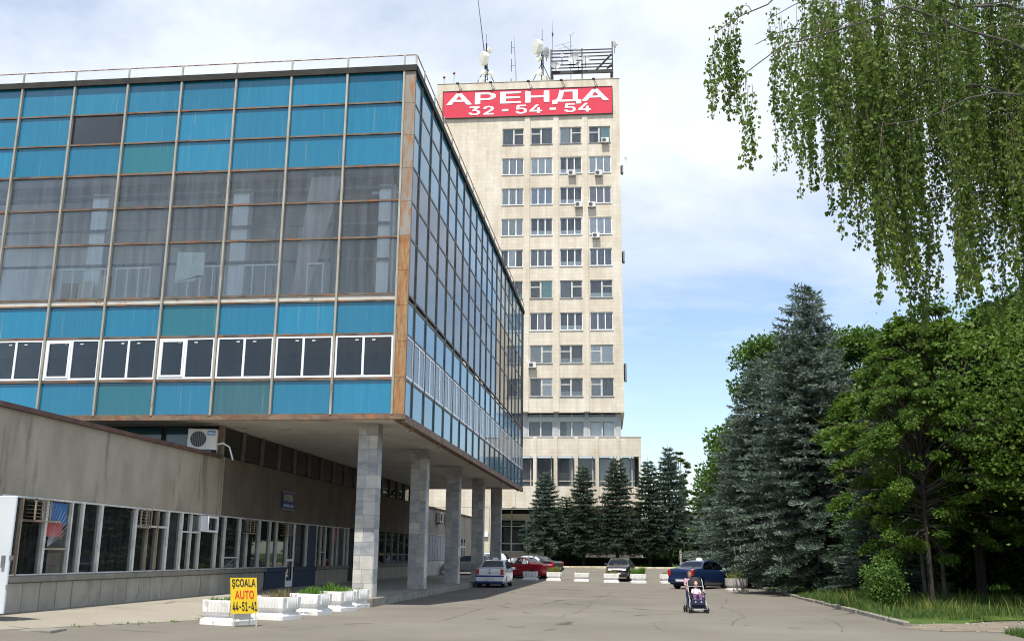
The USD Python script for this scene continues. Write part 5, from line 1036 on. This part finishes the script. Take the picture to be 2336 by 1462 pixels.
# row of spruces along the right kerb
S1 = make_spruce('spruce', 'tallest blue spruce with a forked top at the right of the road', 15.2, 4.3, 11, 'needles_blue', (8.9, 50.5, .1), .3, 'spruces along the road', twin=True, z0=1.0, gap=.42, dens=1.5, leaf=1.15)
S2 = make_spruce('spruce', 'blue-grey spruce just left of the tallest one', 13.6, 4.0, 12, 'needles_blue', (7.9, 61.0, .1), 0, 'spruces along the road', z0=.9, gap=.42, dens=1.5, leaf=1.15)
again(S2, (7.9, 72.0, .1), 2.0, 'green-grey spruce third along the right edge of the road', (1.0, 1.0, .89))
again(S2, (8.0, 84.0, .35), 1.2, 'small spruce farthest along the right edge of the road', (.95, .95, .82))
again(S2, (12.6, 55.5, .1), 2.4, 'dark spruce standing behind the tallest one', (.9, .9, .8))
again(S1, (10.6, 43.5, .1), 4.4, 'low spruce with an arched bough over the grass', (.62, .62, .42))
# row before the tower
F1 = make_spruce('tower_spruce', 'broad low dark spruce before the tower, leftmost of the row', 9.6, 2.5, 21, 'needles_mid', (-8.6, 102.5, .5), 0, 'spruces before the tower', z0=2.0, gap=.38, dens=1.5, leaf=1.25)
F2 = make_spruce('tower_spruce', 'slender spruce before the tower, second from left', 10.3, 2.35, 22, 'needles_front', (-4.75, 102.8, .5), 0, 'spruces before the tower', z0=1.8, gap=.38, dens=1.5, leaf=1.25)
again(F2, (-1.35, 102.2, .5), 2.1, 'green spruce before the tower, third from left', (1.08, 1.08, 1.07))
again(F2, (1.85, 102.6, .5), 3.7, 'thin dark-topped spruce at the right corner of the tower', (1.0, 1.0, 1.06))
again(F1, (3.9, 103.2, .5), 1.3, 'tall blue-green spruce right of the tower', (.95, .95, 1.27))
again(F2, (-6.7, 106.0, .5), 5.2, 'dark spruce half hidden between the two leftmost ones', (.9, .9, .72))

# broadleaf trees
B1 = make_broadleaf('broadleaf_tree', 'bright green broadleaf tree showing left of the spruce tops', 17.0, 5.6, 31, 'leaves_deep', (11.0, 74.0, .1), 0, n=52000, leaf=.24, base=.16, clumps=44)
B2 = make_broadleaf('broadleaf_tree', 'rounded green tree top showing right of the tall spruce', 15.6, 4.6, 32, 'leaves_deep', (14.3, 66.0, .1), 0, n=42000, leaf=.22, base=.2, clumps=34)
B3 = make_broadleaf('lime_tree', 'yellow-green leafy tree nearest on the right with low hanging foliage', 11.0, 5.2, 33, 'leaves_lime', (12.6, 39.0, .1), .0, n=66000, leaf=.15, base=.18, clumps=150, trunk=.15, ragged=1)
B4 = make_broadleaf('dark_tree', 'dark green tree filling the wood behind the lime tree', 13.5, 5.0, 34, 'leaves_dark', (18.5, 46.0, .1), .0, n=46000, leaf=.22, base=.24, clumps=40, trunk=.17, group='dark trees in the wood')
again(B3, (17.2, 36.0, .1), 2.2, 'yellow-green tree at the right edge behind the weeping birch', (1.0, 1.0, 1.06))
again(B3, (14.4, 47.0, .1), 3.9, 'green tree between the tall spruce and the nearest lime tree', (.95, .95, 1.12))
again(B1, (10.6, 95.0, .4), 2.3, 'bright green tree low at the far end of the roadside trees', (.8, .8, .74))
again(B1, (15.5, 86.0, .2), 1.0, 'tall green tree far back behind the last roadside spruces', (1, 1, .78))
k = 0; r_ = np.random.default_rng(77)
for x, y in ((16.5, 58), (21.5, 56), (24.5, 48), (23, 66), (28.5, 60), (31, 51), (19, 74), (27, 78), (35, 70), (33, 86), (24, 92), (40, 84), (20, 100), (30, 104), (39, 61), (45, 95), (26.5, 41), (32.5, 43), (22.6, 38.5)):
    again(B4, (x+r_.uniform(-.8, .8), y+r_.uniform(-1, 1), float(gh(x, y))+.08), r_.uniform(0, 6), 'dark green tree with a thin trunk among the others in the wood', (r_.uniform(.75, 1.0),)*2+(r_.uniform(.78, 1.05),), 'dark trees in the wood')
again(B3, (9.9, 35.6, .1), 5.0, 'small yellow-green tree standing nearest the road behind the bush', (.52, .52, .74))
again(B3, (14.6, 34.6, .1), 3.1, 'low yellow-green tree between the lime tree and the scarred birch', (.7, .7, .66))
again(B3, (16.8, 31.0, .1), 1.1, 'yellow-green tree cut by the right edge of the picture', (.9, .9, .92))
SH = make_broadleaf('dark_shrub', 'dark leafy shrub low between the trunks of the wood', 3.2, 2.6, 36, 'leaves_dark', (20.0, 64.0, .1), 0, 'shrub', 'dark shrubs in the wood', n=9000, leaf=.24, base=.05, clumps=22, trunk=.05)
for x, y in ((26, 70), (32, 72), (24, 78), (29, 84), (38, 80), (18, 82), (22, 88), (34, 92), (44, 88), (16, 92), (13.5, 97), (25, 98), (50, 98), (36, 62), (42, 70), (19.5, 70), (47, 78), (12.5, 73), (11.5, 66), (11, 58), (13, 62), (5.5, 126), (8.5, 124), (11, 122), (7, 132), (10, 130), (13, 126), (3.5, 130), (12.5, 45), (15.5, 43), (10.8, 46.5), (18, 41), (20.5, 44), (14, 50)):
    again(SH, (x+r_.uniform(-1, 1), y+r_.uniform(-1, 1), float(gh(x, y))+.08), r_.uniform(0, 6), 'dark leafy shrub low between the trunks of the wood', (r_.uniform(.8, 1.3),)*3, 'dark shrubs in the wood')
for x, y, s_ in ((22, 140, 1.0), (34, 150, 1.1), (48, 145, 1.0), (62, 150, 1.2), (75, 140, 1.1), (14, 160, .9), (28, 170, 1.1), (-2, 165, .8), (90, 150, 1.2), (58, 118, 1.0), (70, 108, 1.1)):
    again(B4, (x, y, .5), s_*7, 'far dark tree at the back of the wood', (s_*1.2, s_*1.2, s_*.8), 'far trees at the back of the wood')
BF = make_broadleaf('far_birch', 'pale slender birch behind the spruces right of the tower', 13.0, 2.1, 35, 'leaves_far_birch', (5.6, 117.0, .55), 0, n=22000, leaf=.22, base=.16, bark='birch_bark', clumps=64, trunk=.12, narrow=.85, ragged=1)
again(BF, (9.0, 119.0, .55), 1.6, 'small pale birch in the gap left of the roadside trees', (.95, .95, .74))
again(BF, (7.2, 128.0, .55), 2.6, 'farther pale birch low in the gap beside the roadside trees', (1.5, 1.5, .62))
again(B4, (11.5, 132.0, .55), 2.6, 'far round green tree low in the gap', (.85, .85, .55))
for i, (x, y, h) in enumerate(((15.9, 62.0, 5.5), (19.4, 58.5, 5.0), (21.2, 63.5, 5.2))):
    t = thing('young_birch', 'thin white birch trunk lit in the gap of the wood, '+('leftmost', 'middle one', 'rightmost')[i], 'tree', (x, y, 0.08)); part(t, 'trunk', MB().tube([(0, 0, 0), (.1, 0, h*.5), (.05, 0, h*1.4)], [.10, .085, .05], 8), 'birch_bark')
    part(t, 'branches', MB().tube([(.1, 0, h), (.7, .2, h*1.3)], .03, 5).tube([(.1, 0, h*1.1), (-.6, .1, h*1.4)], .03, 5), 'twig'); rr = np.random.default_rng(400+i); add_leaves(t, rr.normal(0, 1, (900, 3))*[.8, .8, .6]+[0, 0, h*1.4], .16, rr, 'leaves_dark')
for i, (x, y) in enumerate(((10.55, 38.7), (11.0, 37.9))):
    t = thing('slim_tree', 'slim bare grey trunk, '+('left', 'right')[i]+' one of a close pair in the grass', 'tree', (x, y, .08)); part(t, 'trunk', MB().tube([(0, 0, 0), (-.05, 0, 2.5), (-.1+.2*i, 0, 5.5)], [.075, .065, .05], 8), 'bark_grey')
    rr = np.random.default_rng(420+i); part(t, 'branches', MB().tube([(-.1, 0, 4.6), (.5, .2, 5.9)], .025, 5), 'twig'); add_leaves(t, rr.normal(0, 1, (1500, 3))*[.9, .9, .6]+[0, 0, 5.6], .15, rr, 'leaves_lime')
t = thing('birch_tree', 'birch with a scarred whitish trunk in the grass at the right', 'tree', (13.1, 32.5, .08))
part(t, 'trunk', MB().tube([(0, 0, -.1), (.06, 0, 2.4), (-.05, .1, 5.2), (.15, 0, 9.5)], [.21, .17, .13, .05], 10), 'birch_bark')
rr = np.random.default_rng(430); part(t, 'branches', MB().tube([(0, 0, 4.4), (.9, .4, 6.2)], .05, 5).tube([(0, 0, 5.2), (-1, .2, 7.0)], .05, 5), 'twig'); add_leaves(t, rr.normal(0, 1, (9000, 3))*[1.5, 1.5, 1.7]+[.1, 0, 7.2], .13, rr, 'leaves_lime')

# weeping birch close to the camera, its hanging twigs across the upper right
wb = thing('weeping_birch', 'weeping birch hanging its long leafy twigs into the upper right', 'tree', (7.6, 13.5, 0))
r = np.random.default_rng(50); lim = MB(); lb = MB(); tw = MB(); LP = []
base = np.array([7.6, 13.5, 0.0])
lim.tube([(0, 0, -.1), (.1, 0, 3), (-.1, .1, 7), (0, 0, 11.5), (.1, 0, 14)], [.24, .20, .15, .10, .03], 10)
def strand(p, ln, dens, k=1.0):
    n = max(6, int(ln/.12)); t = np.linspace(0, 1, n); sw = r.normal(0, .10, 2)
    P = np.c_[p[0]+sw[0]*t*ln*.5+.03*np.sin(t*7+r.uniform(0, 6)), p[1]+sw[1]*t*ln*.5, p[2]-t*ln]
    tw.tube(P[::2] if n > 8 else P, .004, 3, False)
    m = int(ln*dens); u = r.uniform(.06, 1, m)**.85; q = np.stack([np.interp(u, t, P[:, j]) for j in range(3)], 1)
    LP.append(q+r.normal(0, 1, (m, 3))*[.036*k, .036*k, .03]*(1.3-.6*u)[:, None])
ZB = PC([.3, .9, 1.25, 1.9, 2.4, 2.9, 3.3, 3.6, 4.1, 5.0, 6.5], [7.9, 7.7, 7.2, 6.5, 6.2, 5.5, 4.9, 4.4, 4.3, 3.7, 3.5])
def limb(pts, r0, n, dens, t0=.1, lo=.4):
    P = np.array(pts)-base; s = np.linspace(0, 1, len(P)); t = np.linspace(0, 1, 16); Q = np.stack([PC(s, P[:, j])(t) for j in range(3)], 1)
    Q[1:-1] += r.normal(0, .05, (14, 3)); lb.tube(Q, np.linspace(r0*.62, .005, 16), 6)
    for u in np.sort(r.uniform(t0, 1, int(n*.23))):
        p = np.array([np.interp(u, t, Q[:, j]) for j in range(3)])
        a = r.uniform(0, 6.28); o = np.array([math.cos(a), math.sin(a), 0])*r.uniform(.05, .8)*(1.05-.85*u); e = p+o+[0, 0, -.05+r.uniform(-.1, .1)]
        tt = np.linspace(0, 1, 6)[:, None]; arc = p+(e-p)*tt+np.array([0, 0, .16])*np.sin(tt*np.pi)*(1-tt*.3); tw.tube(arc, np.linspace(.006, .003, 6), 4, False); LP.append(arc[r.integers(1, 6, 14)]+r.normal(0, .04, (14, 3)))
        wx, wy, wz = e+base; q = 13.0/wy; zb = (float(ZB(np.clip(wx*q, .3, 6.5)))-EYE)/q+EYE
        ln = (wz-zb)*r.uniform(lo, 1.0)
        if ln > .35:
            for _ in range(int(r.integers(1, 4))): strand(e+r.normal(0, .055, 3)*[1, 1, .6], min(ln*r.uniform(.7, 1), 4.2), dens*r.uniform(.6, 1.3))
limb([(7.5, 13.5, 7.6), (5.3, 12.9, 9.0), (3.2, 12.3, 9.15), (2.0, 12.2, 8.95), (1.25, 12.1, 8.45)], .04, 70, 95, .2)
limb([(7.5, 13.5, 7.2), (5.4, 13.1, 8.5), (3.3, 12.9, 8.9), (1.8, 12.6, 8.5)], .04, 62, 95, .2)
limb([(7.6, 13.5, 6.9), (5.6, 12.6, 8.1), (3.8, 12.0, 8.5), (2.2, 11.9, 8.2), (1.55, 11.9, 7.5)], .04, 62, 95, .2)
limb([(7.6, 13.4, 6.4), (5.9, 12.8, 7.4), (4.2, 12.4, 7.7), (2.4, 12.2, 7.2)], .04, 60, 95, .2)
limb([(7.7, 13.5, 8.4), (5.9, 14.2, 10.2), (4.2, 14.6, 10.6), (2.3, 14.6, 10.0)], .05, 90, 90, .2)
limb([(7.7, 13.5, 8.0), (6.3, 13.3, 9.3), (4.6, 13.2, 9.7), (2.9, 13.2, 9.3)], .05, 90, 90, .2)
limb([(7.7, 13.4, 6.2), (6.2, 12.5, 7.0), (4.9, 12.0, 7.3), (3.1, 11.8, 6.9)], .04, 70, 90, .2)
limb([(7.8, 13.5, 7.0), (6.4, 13.9, 8.2), (5.0, 14.3, 8.5), (3.4, 14.5, 8.0)], .04, 80, 90, .2)
limb([(7.7, 13.5, 5.4), (6.3, 13.4, 6.4), (4.9, 13.3, 6.6), (3.6, 13.3, 6.1)], .035, 60, 90, .2)
limb([(7.8, 13.5, 8.6), (6.6, 12.7, 10.2), (5.0, 12.3, 10.6), (3.3, 12.2, 10.2)], .04, 90, 90, .2)
limb([(7.8, 13.5, 7.4), (6.6, 13.0, 8.8), (5.4, 12.8, 9.1), (4.1, 12.7, 8.8)], .04, 90, 90, .2)
limb([(7.8, 13.5, 6.0), (6.8, 14.3, 7.2), (5.8, 14.8, 7.4), (4.5, 15.0, 7.0)], .04, 80, 90, .2)
limb([(7.8, 13.5, 9.6), (6.4, 13.8, 11.4), (4.6, 13.9, 11.8), (2.6, 13.8, 11.2)], .045, 100, 85, .2, .6)
limb([(7.8, 13.5, 9.2), (6.4, 14.8, 10.8), (4.9, 15.4, 11.0), (3.4, 15.6, 10.4)], .045, 100, 85, .2, .6)
part(wb, 'trunk', lim, 'birch_bark'); part(wb, 'limbs', lb, 'bark_grey'); part(wb, 'twigs', tw, 'twig')
LPa = np.vstack(LP); add_leaves(wb, LPa, .052, r, 'leaves_birch', hang=True)

# hedge with its kerb before the tower, lawn, tall grass, bush
kb = MB()
for i in range(14): x = -16+i*2.02; kb.bbox(x, x+2.0, 99.5, 99.75, .3, .70, .02) if not (i in (3,)) else None
single('far_kerb', kb, 'lime_kerb', kind='structure')
single('far_lawn', sheet(np.arange(-16, 60, 2.0), np.r_[np.arange(99.76, 112, 1.5), 130, 160], .13, lambda c: ~((c[:, 0] < 1.6) & (c[:, 1] > 107))), 'lawn_grass', kind='structure')
single('meadow', sheet(np.r_[-700, -300, -120, -60, -20, 20, 60, 120, 300, 700], np.r_[131, 150, 220, 400, 900], .02), 'lawn_grass', kind='structure')
hg = thing('hedge', 'long dark low hedge in the shade of the spruces before the tower', 'hedge', (-3.2, 104.6, .6))
r = np.random.default_rng(3); n = 26000; P = r.uniform(-1, 1, (n, 3)); P[:, 2] = np.sign(P[:, 2])*np.abs(P[:, 2])**.5
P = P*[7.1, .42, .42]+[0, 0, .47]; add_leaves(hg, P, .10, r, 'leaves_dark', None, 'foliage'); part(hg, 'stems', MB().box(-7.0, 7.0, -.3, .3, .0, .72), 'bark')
lawn_x = lambda y: 7.25+.0*y
lw = MB(); yy = np.r_[28.6, 30, 32, np.arange(34, 100, 3.0)]
def lawn_z(x, y): return gh(x, y)-.03+.13*sm((np.asarray(y)-28.7-np.clip((np.asarray(x)-7.3)*.62, 0, 4.3))/1.4)+.10*sm((np.asarray(x)-7.3)/3)*meshkit.noise(np.c_[np.ravel(x), np.ravel(y), 0*np.ravel(x)]*.35, 4).reshape(np.shape(x))
xx = np.r_[7.27, np.arange(8, 20, 1.0), 24, 30, 40, 60, 90]
X, Y = np.meshgrid(xx, yy); Y = Y+np.where(Y < 29, np.clip((X-7.3)*.62, 0, 4.2), 0); Y = np.where((Y < 33) & (X > 9), np.maximum(Y, np.minimum(29+(X-7.3)*.62, 33)+ (Y-28.6)*.05), Y)
v = np.c_[X.ravel(), Y.ravel(), lawn_z(X, Y).ravel()]; n = len(xx); i = (np.arange(len(yy)-1)[:, None]*n+np.arange(n-1)[None]).ravel()
single('lawn', MB().add(v, np.stack([i, i+1, i+n+1, i+n], 1)), 'lawn_grass', kind='structure', smooth=True)
rk = MB(); r = np.random.default_rng(6)
for k in range(36): y = 28.3+k*1.9; rk.bbox(7.08+r.uniform(-.03, .03), 7.26, y, y+1.86+r.uniform(-.08, 0), -.2, .12+r.uniform(-.03, .02), .025)
single('road_kerb', rk, 'kerb_stone', kind='structure')
gv, gf = blades(42000, 7.12, 15, 28.9, 46, .07, .34, 71, lambda x, y: lawn_z(x, y)-.01, .6, .010, .45)
c = gv.reshape(-1, 5, 3)[:, 0]; keep = (c[:, 1] > 29.3+np.clip((c[:, 0]-7.3)*.62, 0, 4)+1.6*meshkit.noise(np.c_[c[:, 0]*1.3, c[:, 1]*1.3, c[:, 0]*0], 9)-.8); n = len(c); gf2 = np.vstack([(np.arange(n)[keep][:, None]*5)+t for t in ([0, 1, 2], [0, 2, 3], [3, 2, 4])])
single('tall_grass', MB().add(gv, gf2), 'lawn_grass', 'unmown green grass behind the kerb at the right', 'grass', kind='stuff')
gv, gf = blades(9000, 8.75, 12.5, 23.0, 26.0, .05, .24, 72, lambda x, y: gh(x, y), .6, .010, .6)
single('corner_grass', MB().add(gv, gf), 'lawn_grass', 'rough grass patch at the lower right corner of the picture', 'grass', kind='stuff')
gv, gf = blades(26000, 12, 40, 46, 66, .1, .4, 73, lambda x, y: lawn_z(x, y), .6, .02, .3)
single('wood_grass', MB().add(gv, gf), 'grass_bright', 'grass growing in the light among the trunks of the wood', 'grass', kind='stuff')
gv, gf = blades(1300, 7.15, 14, 30.0, 42, .2, .6, 75, lambda x, y: lawn_z(x, y)-.01, .8, .009, .7)
single('tall_weeds', MB().add(gv, gf), 'grass_yellow', 'taller yellowish weeds standing in the grass at the right', 'weeds', kind='stuff')
dp = MB(); r = np.random.default_rng(19); ang = np.linspace(0, 2*np.pi, 60, endpoint=False); rr = 1+.16*(meshkit.noise(np.c_[np.cos(ang)*2.2, np.sin(ang)*2.2, ang*0], 3)-.5)*2+r.normal(0, .03, 60)
P = np.c_[10.4+3.4*np.cos(ang)*rr, 28.7+2.0*np.sin(ang)*rr+(np.cos(ang)*3.0)*.45, np.full(60, .007)]
dp.add(np.vstack([P, [[10.4, 28.7, .007]]]), [[k, (k+1) % 60, 60] for k in range(60)])
single('dirt_path', dp, 'dirt', kind='structure')
st_ = MB()
for k in range(70):
    a = r.uniform(0, 6.28); q = r.uniform(.2, 1.0); x, y = 10.0+3.6*q*math.cos(a), 28.6+1.9*q*math.sin(a)+1.4*q*math.cos(a); c_ = r.uniform(.02, .07); v, f, _ = meshkit.arrays(trimesh.creation.icosphere(0, c_)); st_.add(v*r.uniform(.6, 1.3, 3)+[x, y, .01], f)
single('rubble', st_, 'kerb_stone', 'small loose stones scattered on the dirt path', 'stones', kind='stuff')
sd = np.random.default_rng(12); wv = MB()
for k in range(26):
    tq = sd.uniform(0, 1); x, y = walk_edge(21+tq*12)+sd.normal(0, .12), 21+tq*12; v, f = blades(14, x-.10, x+.10, y-.06, y+.06, .02, .07, 200+k, lambda x, y: gh(x, np.minimum(y, 33.2)), .9, .006); wv.add(v, f)
single('joint_weeds', wv, 'grass_bright', 'sparse weeds growing along the pavement joint by the tubs', 'weeds', kind='stuff')
bs = thing('bush', 'bright green bush at the kerb in front of the spruces', 'bush', (7.95, 33.8, .08))
r = np.random.default_rng(14); st_ = MB(); L_ = []
for k in range(34):
    a = r.uniform(0, 6.28); e = np.array([math.cos(a)*r.uniform(.1, .75), math.sin(a)*r.uniform(.1, .6), r.uniform(.5, 1.55)]); st_.tube([(0, 0, 0), e*[.4, .4, .6], e], [.014, .01, .004], 4, False)
    m = 190; u = r.uniform(.3, 1.05, m)[:, None]; L_.append(e*u+r.normal(0, .11, (m, 3)))
part(bs, 'stems', st_, 'twig'); add_leaves(bs, np.vstack(L_), .075, r, 'leaves_bush', None, 'foliage')
